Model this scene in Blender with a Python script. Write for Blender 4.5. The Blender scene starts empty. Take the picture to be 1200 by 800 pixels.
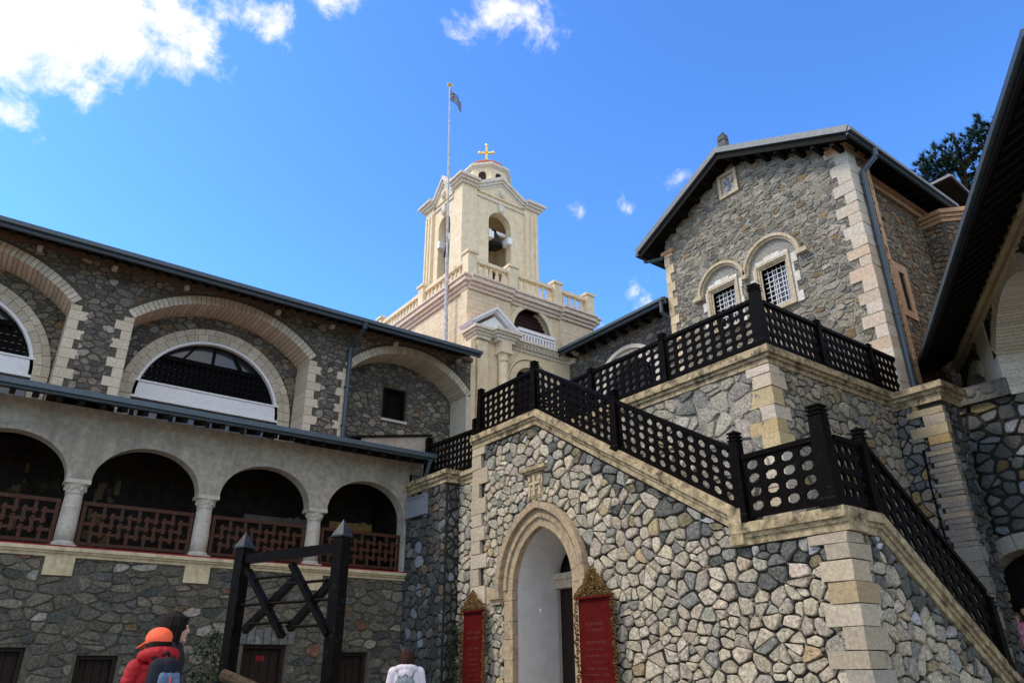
import bpy, bmesh, math, random
import numpy as np
from mathutils import Vector, Matrix
from mathutils.geometry import tessellate_polygon
R_ = math.radians
sc = bpy.context.scene
COL = sc.collection
# ------------------------------------------------------------------ camera
CAM = Vector((0, 0, 1.25))
cd = bpy.data.cameras.new('camera'); cam = bpy.data.objects.new('camera', cd); COL.objects.link(cam)
cd.sensor_width = 36; cd.lens = 36 * 860 / 1200; cd.clip_end = 20000; cd.clip_start = .05
th, roll, a1 = R_(24.2), R_(-.35), R_(53.35)
M1 = Matrix(((1, 0, 0), (0, -math.sin(th), -math.cos(th)), (0, math.cos(th), -math.sin(th))))
M2 = Matrix.Rotation(roll, 3, 'Z')
M3 = Matrix(((math.sin(a1), math.cos(a1), 0), (-math.cos(a1), math.sin(a1), 0), (0, 0, 1)))
CR = M3 @ M1 @ M2
cam.matrix_world = Matrix.Translation(CAM) @ CR.to_4x4()
sc.camera = cam
# ------------------------------------------------------------------ light, sky
SUN_EL, SUN_AZ = 50, 157           # azimuth counter-clockwise from +X, direction towards the sun
sd = Vector((math.cos(R_(SUN_EL)) * math.cos(R_(SUN_AZ)), math.cos(R_(SUN_EL)) * math.sin(R_(SUN_AZ)), math.sin(R_(SUN_EL))))
sl = bpy.data.lights.new('sun', 'SUN'); sl.energy = 2.4; sl.angle = R_(14); sl.color = (1, .89, .74)
so = bpy.data.objects.new('sun', sl); COL.objects.link(so); so.location = (0, 0, 60)
so.rotation_euler = sd.to_track_quat('Z', 'Y').to_euler()
sc.view_settings.view_transform = 'Standard'; sc.view_settings.look = 'None'
sc.view_settings.exposure = 0.2; sc.view_settings.gamma = 1
W = bpy.data.worlds.new('World'); sc.world = W; W.use_nodes = True
def build_world():
    nt = W.node_tree; N = nt.nodes; L = nt.links; N.clear()
    out = N.new('ShaderNodeOutputWorld'); bg = N.new('ShaderNodeBackground'); bg.inputs['Strength'].default_value = .1
    sky = N.new('ShaderNodeTexSky'); sky.sky_type = 'NISHITA'; sky.sun_disc = False
    sky.sun_elevation = R_(SUN_EL); sky.sun_rotation = R_(90 - SUN_AZ)
    sky.air_density = 1.0; sky.dust_density = .6; sky.ozone_density = 2.0; sky.altitude = 1100
    tint = N.new('ShaderNodeMix'); tint.data_type = 'RGBA'; tint.blend_type = 'MULTIPLY'; tint.inputs[0].default_value = 1
    tint.inputs[7].default_value = SKY_TINT
    gm = N.new('ShaderNodeGamma'); gm.inputs['Gamma'].default_value = 1.3; L.new(sky.outputs[0], gm.inputs['Color']); L.new(gm.outputs[0], tint.inputs[6])
    tc = N.new('ShaderNodeTexCoord')
    nz = N.new('ShaderNodeTexNoise'); nz.inputs['Scale'].default_value = 14; nz.inputs['Detail'].default_value = 9; nz.inputs['Roughness'].default_value = .62
    nz.inputs['Distortion'].default_value = .25
    L.new(tc.outputs['Generated'], nz.inputs['Vector'])
    acc = None
    for (x, y, z, r, k) in CLOUDS:
        d = N.new('ShaderNodeVectorMath'); d.operation = 'DISTANCE'
        L.new(tc.outputs['Generated'], d.inputs[0]); d.inputs[1].default_value = (x, y, z)
        mr = N.new('ShaderNodeMapRange'); mr.inputs['From Min'].default_value = r; mr.inputs['From Max'].default_value = 0
        mr.inputs['To Min'].default_value = 0; mr.inputs['To Max'].default_value = k; mr.clamp = True
        L.new(d.outputs['Value'], mr.inputs['Value'])
        if acc is None: acc = mr.outputs[0]
        else:
            mx = N.new('ShaderNodeMath'); mx.operation = 'MAXIMUM'; L.new(acc, mx.inputs[0]); L.new(mr.outputs[0], mx.inputs[1]); acc = mx.outputs[0]
    nn = N.new('ShaderNodeMapRange'); nn.inputs['From Min'].default_value = .25; nn.inputs['From Max'].default_value = .75
    nn.inputs['To Min'].default_value = -.95; nn.inputs['To Max'].default_value = .12; nn.clamp = False
    L.new(nz.outputs['Fac'], nn.inputs['Value'])
    ad = N.new('ShaderNodeMath'); ad.operation = 'ADD'; L.new(acc, ad.inputs[0]); L.new(nn.outputs[0], ad.inputs[1])
    al = N.new('ShaderNodeMapRange'); al.interpolation_type = 'SMOOTHSTEP'; al.inputs['From Min'].default_value = .0; al.inputs['From Max'].default_value = .55
    L.new(ad.outputs[0], al.inputs['Value'])
    mix = N.new('ShaderNodeMix'); mix.data_type = 'RGBA'; L.new(al.outputs[0], mix.inputs[0]); L.new(tint.outputs[2], mix.inputs[6])
    mix.inputs[7].default_value = CLOUD_COL
    L.new(mix.outputs[2], bg.inputs['Color']); L.new(bg.outputs[0], out.inputs[0])
SKY_TINT = (1.38, 2.07, 2.6, 1); CLOUD_COL = (11, 10.7, 10.3, 1)
CLOUDS = [(-.62, .10, .78, 1.05, 1.6), (-.1, -.3, .95, .85, 1.6), (-.15, -.80, .59, .95, 1.5), (.72, -.55, .42, .75, 1.3), (-.95, .2, .25, .75, 1.3), (-.6, -.7, .35, .8, 1.3),  # unseen clouds outside the view, added to make the ambient light less blue
          (-.09, .765, .638, .16, 1.45), (-.01, .745, .667, .125, 1.2), (.06, .725, .687, .11, 1.0), (.14, .69, .71, .07, .9), (.208, .635, .745, .065, .8), (.395, .53, .75, .10, 1.05),
          (.612, .562, .556, .036, .80), (.566, .603, .562, .05, .62), (.648, .602, .465, .045, .74), (.628, .648, .430, .04, .80), (.644, .497, .581, .04, .62)]

build_world()

# ------------------------------------------------------------------ materials
def mat(name, col, rough=.8, nscale=6, namt=.25, bump=.0, bscale=40, metallic=0, attr=False, col2=None, stain=None, brick=None, spec=.16):
    m = bpy.data.materials.new(name); m.use_nodes = True
    nt = m.node_tree; N = nt.nodes; L = nt.links; b = N['Principled BSDF']
    b.inputs['Roughness'].default_value = rough; b.inputs['Metallic'].default_value = metallic
    b.inputs['Specular IOR Level'].default_value = spec
    geo = N.new('ShaderNodeNewGeometry'); pos = geo.outputs['Position']
    if attr:
        at = N.new('ShaderNodeAttribute'); at.attribute_name = 'tint'; base = at.outputs['Color']
    else:
        rgb = N.new('ShaderNodeRGB'); rgb.outputs[0].default_value = (*col, 1); base = rgb.outputs[0]
    nz = N.new('ShaderNodeTexNoise'); nz.inputs['Scale'].default_value = nscale; nz.inputs['Detail'].default_value = 8; nz.inputs['Roughness'].default_value = .65
    L.new(pos, nz.inputs['Vector'])
    if col2 is not None:
        r = N.new('ShaderNodeMapRange'); r.inputs['From Min'].default_value = .4; r.inputs['From Max'].default_value = .65; L.new(nz.outputs['Fac'], r.inputs['Value'])
        mx = N.new('ShaderNodeMix'); mx.data_type = 'RGBA'; L.new(r.outputs[0], mx.inputs[0]); L.new(base, mx.inputs[6]); mx.inputs[7].default_value = (*col2, 1); base = mx.outputs[2]
    if namt:
        r = N.new('ShaderNodeMapRange'); r.inputs['From Min'].default_value = .36; r.inputs['From Max'].default_value = .64; r.clamp = False
        r.inputs['To Min'].default_value = 1 - namt; r.inputs['To Max'].default_value = 1 + namt
        n2 = N.new('ShaderNodeTexNoise'); n2.inputs['Scale'].default_value = nscale * 3.1; n2.inputs['Detail'].default_value = 9; n2.inputs['Roughness'].default_value = .7
        L.new(pos, n2.inputs['Vector']); L.new(n2.outputs['Fac'], r.inputs['Value'])
        v = N.new('ShaderNodeVectorMath'); v.operation = 'SCALE'; L.new(base, v.inputs[0]); L.new(r.outputs[0], v.inputs['Scale']); base = v.outputs[0]
    if stain:                                  # (colour, scale, lo, hi): weathering patches with a shape of their own
        sc_, s, lo, hi = stain[:4]; zf = stain[4] if len(stain) > 4 else 1
        n3 = N.new('ShaderNodeTexNoise'); n3.inputs['Scale'].default_value = s; n3.inputs['Detail'].default_value = 7; n3.inputs['Roughness'].default_value = .7
        if zf != 1:
            vm = N.new('ShaderNodeVectorMath'); vm.operation = 'MULTIPLY'; L.new(pos, vm.inputs[0]); vm.inputs[1].default_value = (1, 1, zf); L.new(vm.outputs[0], n3.inputs['Vector'])
        else: L.new(pos, n3.inputs['Vector'])
        r = N.new('ShaderNodeMapRange'); r.inputs['From Min'].default_value = lo; r.inputs['From Max'].default_value = hi; L.new(n3.outputs['Fac'], r.inputs['Value'])
        mx = N.new('ShaderNodeMix'); mx.data_type = 'RGBA'; L.new(r.outputs[0], mx.inputs[0]); L.new(base, mx.inputs[6]); mx.inputs[7].default_value = (*sc_, 1); base = mx.outputs[2]
    hsrc = None
    if bump:
        n4 = N.new('ShaderNodeTexNoise'); n4.inputs['Scale'].default_value = bscale; n4.inputs['Detail'].default_value = 8; n4.inputs['Roughness'].default_value = .7
        L.new(pos, n4.inputs['Vector']); hsrc = n4.outputs['Fac']
    if brick:                                  # faint coursing under render: (width, height, depth)
        sp = N.new('ShaderNodeSeparateXYZ'); L.new(pos, sp.inputs[0])
        s_ = N.new('ShaderNodeMath'); L.new(sp.outputs[0], s_.inputs[0]); L.new(sp.outputs[1], s_.inputs[1])
        cb = N.new('ShaderNodeCombineXYZ'); L.new(s_.outputs[0], cb.inputs[0]); L.new(sp.outputs[2], cb.inputs[1])
        br = N.new('ShaderNodeTexBrick'); L.new(cb.outputs[0], br.inputs['Vector']); br.inputs['Scale'].default_value = 1
        br.inputs['Brick Width'].default_value = brick[0]; br.inputs['Row Height'].default_value = brick[1]; br.inputs['Mortar Size'].default_value = .012; br.inputs['Mortar Smooth'].default_value = .8
        br.inputs['Color1'].default_value = (1, 1, 1, 1); br.inputs['Color2'].default_value = (.8, .8, .8, 1); br.inputs['Mortar'].default_value = (0, 0, 0, 1)
        if hsrc is not None:
            ad = N.new('ShaderNodeMath'); L.new(hsrc, ad.inputs[0]); L.new(br.outputs['Color'], ad.inputs[1]); hsrc = ad.outputs[0]
        else: hsrc = br.outputs['Color']
        r = N.new('ShaderNodeMapRange'); r.inputs['To Min'].default_value = brick[2]; L.new(br.outputs['Color'], r.inputs['Value'])
        v = N.new('ShaderNodeVectorMath'); v.operation = 'SCALE'; L.new(base, v.inputs[0]); L.new(r.outputs[0], v.inputs['Scale']); base = v.outputs[0]
    if hsrc is not None:
        bp = N.new('ShaderNodeBump'); bp.inputs['Strength'].default_value = .9; bp.inputs['Distance'].default_value = bump or .01
        L.new(hsrc, bp.inputs['Height']); L.new(bp.outputs[0], b.inputs['Normal'])
    L.new(base, b.inputs['Base Color'])
    return m
STONE = mat('rubble stone', (.4, .4, .4), .92, 7, .48, .06, 18, attr=True, stain=((.46, .46, .44), 9, .62, .80))
STONE_D = mat('dark rubble stone', (.4, .4, .4), .88, 7, .33, .05, 16, attr=True, stain=((.36, .40, .46), 2.2, .60, .74))
ASHLAR = mat('dressed limestone', (.4, .4, .4), .85, 7, .22, .010, 30, attr=True)
MORT_DK = mat('dark recessed mortar', (.028, .027, .024), .95, 8, .4, .02, 30)
MORT_LT = mat('pale grey mortar', (.27, .255, .225), .95, 6, .35, .02, 30)
MORT_MD = mat('brown grey mortar', (.095, .088, .072), .95, 6, .35, .02, 30)
COPING = mat('weathered limestone coping', (.39, .315, .20), .9, 3, .35, .014, 25, stain=((.06, .05, .035), 4.5, .46, .66))
CORNICE = mat('carved limestone', (.46, .38, .27), .85, 4, .22, .008, 30, stain=((.2, .16, .11), 3, .56, .8))
PORTAL = mat('portal limestone', (.37, .285, .195), .85, 4, .25, .010, 30, stain=((.17, .14, .11), 2.5, .5, .75))
PALE = mat('pale limestone', (.55, .51, .46), .85, 5, .2, .008, 30)
CREAM = mat('cream rendered brick', (.70, .58, .41), .85, 1.5, .14, .012, 30, brick=(.75, .17, .84), stain=((.50, .38, .23), 2.2, .56, .9, .16))
CREAM_S = mat('smooth cream render', (.72, .605, .425), .85, 1.5, .12, .006, 30, stain=((.50, .39, .24), 2.4, .56, .9, .16))
PINK = mat('pinkish cornice stone', (.68, .57, .47), .85, 3, .2, .006, 30, stain=((.50, .42, .35), 4, .55, .8))
ORP = mat('orange sandstone trim', (.46, .27, .155), .85, 3, .2, .006, 30, stain=((.26, .16, .10), 4, .5, .8))
GREYMOLD = mat('grey white moulding', (.64, .585, .50), .85, 4, .2, .006, 30, stain=((.3, .28, .26), 5, .55, .8))
WHITE = mat('white paint', (.78, .78, .80), .6, 3, .06)
INNER = mat('white plaster of the passage', (.60, .585, .59), .8, 1.2, .08, .004, 20)
PLASTER = mat('rough grey plaster', (.36, .33, .285), .95, 2.5, .22, .02, 16, stain=((.20, .18, .15), 2.2, .48, .75, .22))
BEIGE = mat('beige plaster', (.50, .42, .28), .9, 3, .15, .005, 30, stain=((.26, .20, .12), 4, .5, .75, .3))
JAMB = mat('pale jamb plaster', (.55, .50, .40), .9, 2, .1, .004, 30)
BLACK = mat('black painted timber', (.004, .003, .0028), .42, 8, .4, .003, 60, spec=.035, stain=((.030, .026, .022), 14, .60, .72))
DARKWOOD = mat('dark eaves timber', (.008, .0065, .0055), .8, 6, .4, .004, 40)
BROWN = mat('brown stained wood', (.060, .024, .015), .6, 8, .35, .003, 50)
DOORW = mat('dark door wood', (.022, .014, .011), .7, 8, .35, .004, 40)
ROOFEDGE = mat('blue grey metal', (.055, .078, .098), .45, 5, .2, 0, metallic=.2, spec=.5)
ZINC = mat('zinc flashing', (.13, .145, .16), .55, 3, .15, 0, metallic=.35, spec=.5)
ROOF = mat('terracotta tile', (.33, .12, .07), .85, 8, .3, .01, 30)
REDROOF = mat('red dome paint', (.45, .13, .09), .7, 3, .15)
GLASS = mat('window glass', (.03, .035, .045), .08, 3, .1, spec=.8)
VOID = mat('dark interior', (.012, .010, .009), .95, 3, .3)  # near-black colour standing in for the shade inside openings
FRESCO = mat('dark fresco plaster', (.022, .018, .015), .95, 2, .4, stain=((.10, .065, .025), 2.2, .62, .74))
GOLD = mat('gilded carving', (.115, .065, .024), .45, 20, .5, metallic=.55)
GOLDX = mat('gold cross', (.80, .62, .22), .35, 4, .1, metallic=.5)
RED = mat('dark red board', (.080, .006, .006), .6, 2, .2, .002, 30, spec=.06, stain=((.045, .006, .006), 5, .5, .75))
REDTXT = mat('faded lettering', (.10, .025, .02), .6, 30, .3)
CARPET = mat('red edge trim', (.20, .015, .025), .8, 5, .2)
SLATE = mat('blue grey plaque stone', (.22, .24, .28), .6, 6, .15)
BRONZE = mat('bell bronze', (.025, .028, .025), .5, 5, .3, metallic=.6)
LEAF = mat('leaf', (.045, .075, .022), .6, 4, .5)
LEAFD = mat('dark leaf', (.018, .030, .014), .6, 4, .5)
NEEDLE = mat('pine needle', (.022, .038, .016), .7, 2, .5)
BARK = mat('bark', (.10, .07, .05), .9, 6, .4, .01, 20)
GROUND = mat('courtyard paving', (.28, .25, .20), .9, 1.2, .25, .01, 12)
STEPM = mat('stone tread', (.26, .25, .23), .9, 3, .25, .006, 20)
LOGM = mat('weathered wood', (.06, .042, .026), .9, 9, .5, .012, 24)
LAMPM = mat('white lamp box', (.55, .53, .48), .7, 3, .1)
SLAB = mat('dark cast slab', (.12, .12, .115), .95, 4, .35, .02, 10, stain=((.26, .26, .25), 3, .55, .72))

# ------------------------------------------------------------------ builders
def tag(o, label=None, cat=None, group=None, kind=None):
    if label: o['label'] = label
    if cat: o['category'] = cat
    if group: o['group'] = group
    if kind: o['kind'] = kind
    return o
WLOC = {}
def empty(name, loc, label, cat, group=None, rz=0):
    o = bpy.data.objects.new(name, None); COL.objects.link(o); o.location = loc; o.rotation_euler = (0, 0, rz)
    o.empty_display_size = .2; WLOC[o.name] = Vector(loc)
    return tag(o, label, cat, group)
class Fr:
    def __init__(s, o, U, N): s.o = Vector(o); s.U = Vector(U).normalized(); s.N = Vector(N).normalized(); s.Z = Vector((0, 0, 1))
    def p(s, u, v, w=0): return s.o + s.U * u + s.Z * v + s.N * w
def facX(x): return Fr((x, 0, 0), (0, -1, 0), (-1, 0, 0))     # faces -X : u = -Y
def facY(y): return Fr((0, y, 0), (1, 0, 0), (0, -1, 0))      # faces -Y : u = X
class MB:
    def __init__(s): s.v = []; s.f = []; s.t = []; s.cur = (.4, .4, .4); s.mi = []; s.m = 0
    def add(s, vs, fs):
        b = len(s.v); s.v += [tuple(v) for v in vs]; s.t += [s.cur] * len(vs)
        for f in fs: s.f.append(tuple(i + b for i in f)); s.mi.append(s.m)
    def box(s, x0, x1, y0, y1, z0, z1):
        v = [(x, y, z) for z in (z0, z1) for y in (y0, y1) for x in (x0, x1)]
        s.add(v, [(0, 2, 3, 1), (4, 5, 7, 6), (0, 1, 5, 4), (2, 6, 7, 3), (0, 4, 6, 2), (1, 3, 7, 5)])
    def rough(s, r, k): s.v = [(x + r.uniform(-k, k), y + r.uniform(-k, k), z + r.uniform(-k, k) * .6) for x, y, z in s.v]
    def fbox(s, fr, u0, u1, v0, v1, w0, w1): s.prism(fr, [(u0, v0), (u1, v0), (u1, v1), (u0, v1)], w0, w1)
    def prism(s, fr, poly, w0, w1):
        n = len(poly)
        vs = [fr.p(u, v, w1) for u, v in poly] + [fr.p(u, v, w0) for u, v in poly]
        fs = [tuple(range(n)), tuple(range(2 * n - 1, n - 1, -1))] + [(i, n + i, n + (i + 1) % n, (i + 1) % n) for i in range(n)]
        s.add(vs, fs)
    def plate(s, fr, outer, holes=(), w0=-.4, w1=0, back=True):
        loops = [outer] + list(holes); pts = [p for l in loops for p in l]; n = len(pts)
        tris = tessellate_polygon([[Vector((u, v, 0)) for u, v in l] for l in loops])
        vs = [fr.p(u, v, w1) for u, v in pts] + [fr.p(u, v, w0) for u, v in pts]; fs = []
        for t in tris:
            a, b, c = (pts[i] for i in t)
            if (b[0] - a[0]) * (c[1] - a[1]) - (b[1] - a[1]) * (c[0] - a[0]) < 0: t = (t[0], t[2], t[1])
            fs.append(tuple(t))
            if back: fs.append(tuple(i + n for i in (t[0], t[2], t[1])))
        k = 0
        for li, l in enumerate(loops):
            m = len(l)
            ar = sum(l[i][0] * l[(i + 1) % m][1] - l[(i + 1) % m][0] * l[i][1] for i in range(m))
            for i in range(m):
                a, b = k + i, k + (i + 1) % m
                q = (a, a + n, b + n, b)
                if (ar > 0) != (li == 0): q = q[::-1]
                fs.append(q)
            k += m
        s.add(vs, fs)
    def strip(s, fr, path, n0, n1, w0, w1):
        P = [Vector(p) for p in path]; n = len(P); off = []
        for i in range(n):
            ds = []
            if i > 0: ds.append((P[i] - P[i - 1]).normalized())
            if i < n - 1: ds.append((P[i + 1] - P[i]).normalized())
            ns = [Vector((-d.y, d.x)) for d in ds]; m = sum(ns, Vector((0, 0)))
            m = m.normalized(); m /= max(.3, m.dot(ns[0])); off.append(m)
        for i in range(n - 1):
            q = [P[i] + off[i] * n0, P[i + 1] + off[i + 1] * n0, P[i + 1] + off[i + 1] * n1, P[i] + off[i] * n1]
            s.prism(fr, [tuple(a) for a in q], w0, w1)
    def tube(s, p0, p1, r0, r1=None, n=8, caps=True):
        r1 = r0 if r1 is None else r1; p0 = Vector(p0); p1 = Vector(p1); d = (p1 - p0).normalized()
        a = d.orthogonal().normalized(); b = d.cross(a); vs = []
        for p, r in ((p0, r0), (p1, r1)):
            for i in range(n):
                t = 2 * math.pi * i / n; vs.append(p + a * (r * math.cos(t)) + b * (r * math.sin(t)))
        fs = [(i, (i + 1) % n, n + (i + 1) % n, n + i) for i in range(n)]
        if caps: fs += [tuple(range(n - 1, -1, -1)), tuple(range(n, 2 * n))]
        s.add(vs, fs)
    def path(s, pts, r, n=8):
        for a, b in zip(pts, pts[1:]): s.tube(a, b, r, n=n)
    def bar(s, p0, p1, w, h, up=(0, 0, 1)):
        p0 = Vector(p0); p1 = Vector(p1); d = (p1 - p0).normalized(); a = d.cross(Vector(up)).normalized(); b = a.cross(d)
        vs = [p + a * (i * w / 2) + b * (j * h / 2) for p in (p0, p1) for i, j in ((-1, -1), (1, -1), (1, 1), (-1, 1))]
        s.add(vs, [(0, 1, 2, 3), (7, 6, 5, 4), (0, 4, 5, 1), (1, 5, 6, 2), (2, 6, 7, 3), (3, 7, 4, 0)])
    def lathe(s, c, prof, n=16, sq=False):
        c = Vector(c); vs = []
        for r, z in prof:
            for i in range(n):
                t = 2 * math.pi * (i + .5) / n; vs.append(c + Vector((r * math.cos(t), r * math.sin(t), z)))
        m = len(prof)
        fs = [(j * n + i, j * n + (i + 1) % n, (j + 1) * n + (i + 1) % n, (j + 1) * n + i) for j in range(m - 1) for i in range(n)]
        fs += [tuple(range(n - 1, -1, -1)), tuple(range((m - 1) * n, m * n))]
        s.add(vs, fs)
    def ball(s, c, r, sx=1, sy=1, sz=1, nu=10, nv=7):
        c = Vector(c); vs = [c + Vector((0, 0, -r * sz))]
        for j in range(1, nv):
            ph = -math.pi / 2 + math.pi * j / nv
            for i in range(nu):
                t = 2 * math.pi * i / nu; vs.append(c + Vector((r * sx * math.cos(ph) * math.cos(t), r * sy * math.cos(ph) * math.sin(t), r * sz * math.sin(ph))))
        vs.append(c + Vector((0, 0, r * sz))); top = len(vs) - 1
        fs = [(0, 1 + (i + 1) % nu, 1 + i) for i in range(nu)]
        for j in range(nv - 2):
            a = 1 + j * nu; fs += [(a + i, a + (i + 1) % nu, a + nu + (i + 1) % nu, a + nu + i) for i in range(nu)]
        a = 1 + (nv - 2) * nu; fs += [(a + i, a + (i + 1) % nu, top) for i in range(nu)]
        s.add(vs, fs)
    def mesh(s, name, mats, off=Vector((0, 0, 0)), smooth=False, tint=False):
        me = bpy.data.meshes.new(name)
        V = np.array(s.v, dtype=float).reshape(-1, 3) - np.array(off)
        me.from_pydata(V.tolist(), [], s.f)
        for m in (mats if isinstance(mats, (list, tuple)) else [mats]): me.materials.append(m)
        if s.m or any(s.mi): me.polygons.foreach_set('material_index', s.mi)
        if smooth: me.polygons.foreach_set('use_smooth', [True] * len(s.f))
        if tint:
            a = me.color_attributes.new('tint', 'FLOAT_COLOR', 'POINT')
            t = np.ones((len(s.v), 4)); t[:, :3] = s.t; a.data.foreach_set('color', t.ravel())
        me.update(); return me
    def build(s, name, mats, parent=None, smooth=False, tint=False, kind=None, label=None, at=None):
        off = WLOC[parent.name] if parent is not None else Vector((0, 0, 0))
        org = Vector(at) if at is not None else off
        o = bpy.data.objects.new(name, s.mesh(name, mats, org, smooth, tint)); COL.objects.link(o)
        if parent is not None: o.parent = parent
        o.location = org - off; WLOC[o.name] = org
        if kind: o['kind'] = kind
        if label: o['label'] = label
        return o
def one(fn, name, m, parent, **k):
    b = MB(); fn(b); return b.build(name, m, parent, **k)
def dup(o, parent, loc):              # a copy of a part that shares its mesh
    c = o.copy(); COL.objects.link(c); c.parent = parent; c.location = Vector(loc) - WLOC[parent.name]; WLOC[c.name] = Vector(loc); return c

def clip(poly, a, b, c):              # keep a*x + b*y <= c
    out = []; n = len(poly)
    for i in range(n):
        p, q = poly[i], poly[(i + 1) % n]; dp = a * p[0] + b * p[1] - c; dq = a * q[0] + b * q[1] - c
        if dp <= 0: out.append(p)
        if (dp < 0 < dq) or (dq < 0 < dp):
            t = dp / (dp - dq); out.append((p[0] + (q[0] - p[0]) * t, p[1] + (q[1] - p[1]) * t))
    return out
def area(p): return .5 * sum(p[i][0] * p[(i + 1) % len(p)][1] - p[(i + 1) % len(p)][0] * p[i][1] for i in range(len(p)))
def lerp3(a, b, t): return tuple(a[i] + (b[i] - a[i]) * t for i in range(3))
def cells(rect, su, sv, rng, drop=.14, jit=.34, courses=1.0, fill=.3):
    u0, u1, v0, v1 = rect; S = {}; nv = int((v1 - v0) / sv) + 3; nu = int((u1 - u0) / su) + 3; sites = []
    for j in range(-1, nv):
        sh = rng.random()
        for i in range(-1, nu):
            if rng.random() < drop: continue
            x = i + sh + rng.uniform(-jit, jit); y = j + .5 + rng.uniform(-jit, jit) * courses
            pts = [(x, y)]
            if rng.random() < fill: a = rng.uniform(0, 6.28); pts = [(x + .26 * math.cos(a), y + .26 * math.sin(a)), (x - .26 * math.cos(a), y - .26 * math.sin(a))]
            for q in pts: S.setdefault((math.floor(q[0]), math.floor(q[1])), []).append(q); sites.append(q)
    res = []
    X1, Y1 = (u1 - u0) / su, (v1 - v0) / sv
    for (x, y) in sites:
        if not (-.7 < x < X1 + .7 and -.7 < y < Y1 + .7): continue
        P = [(x - 1.7, y - 1.5), (x + 1.7, y - 1.5), (x + 1.7, y + 1.5), (x - 1.7, y + 1.5)]
        cx, cy = math.floor(x), math.floor(y)
        nb = [q for a in range(-3, 4) for b in range(-3, 4) for q in S.get((cx + a, cy + b), ())]
        nb.sort(key=lambda q: (q[0] - x) ** 2 + (q[1] - y) ** 2)
        for q in nb[1:22]:
            dx, dy = q[0] - x, q[1] - y
            P = clip(P, dx, dy, dx * (x + q[0]) / 2 + dy * (y + q[1]) / 2)
            if len(P) < 3: break
        if len(P) < 3: continue
        P = clip(clip(clip(clip(P, -1, 0, 0), 1, 0, X1), 0, -1, 0), 0, 1, Y1)
        if len(P) >= 3: res.append([(u0 + p[0] * su, v0 + p[1] * sv) for p in P])
    return res
def exclude(P, ex):
    for E in ex:
        n = len(E); best = None; ba = -1; A = area(P); free = False
        for i in range(n):
            (x0, y0), (x1, y1) = E[i], E[(i + 1) % n]; a, b = (y1 - y0), -(x1 - x0)      # outward normal of a CCW polygon
            Q = clip(P, -a, -b, -(a * x0 + b * y0))
            ar = area(Q) if len(Q) > 2 else 0
            if ar > ba: ba, best = ar, Q
        if ba < A * .3 or ba < .0025: return None
        P = best
    return P
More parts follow.
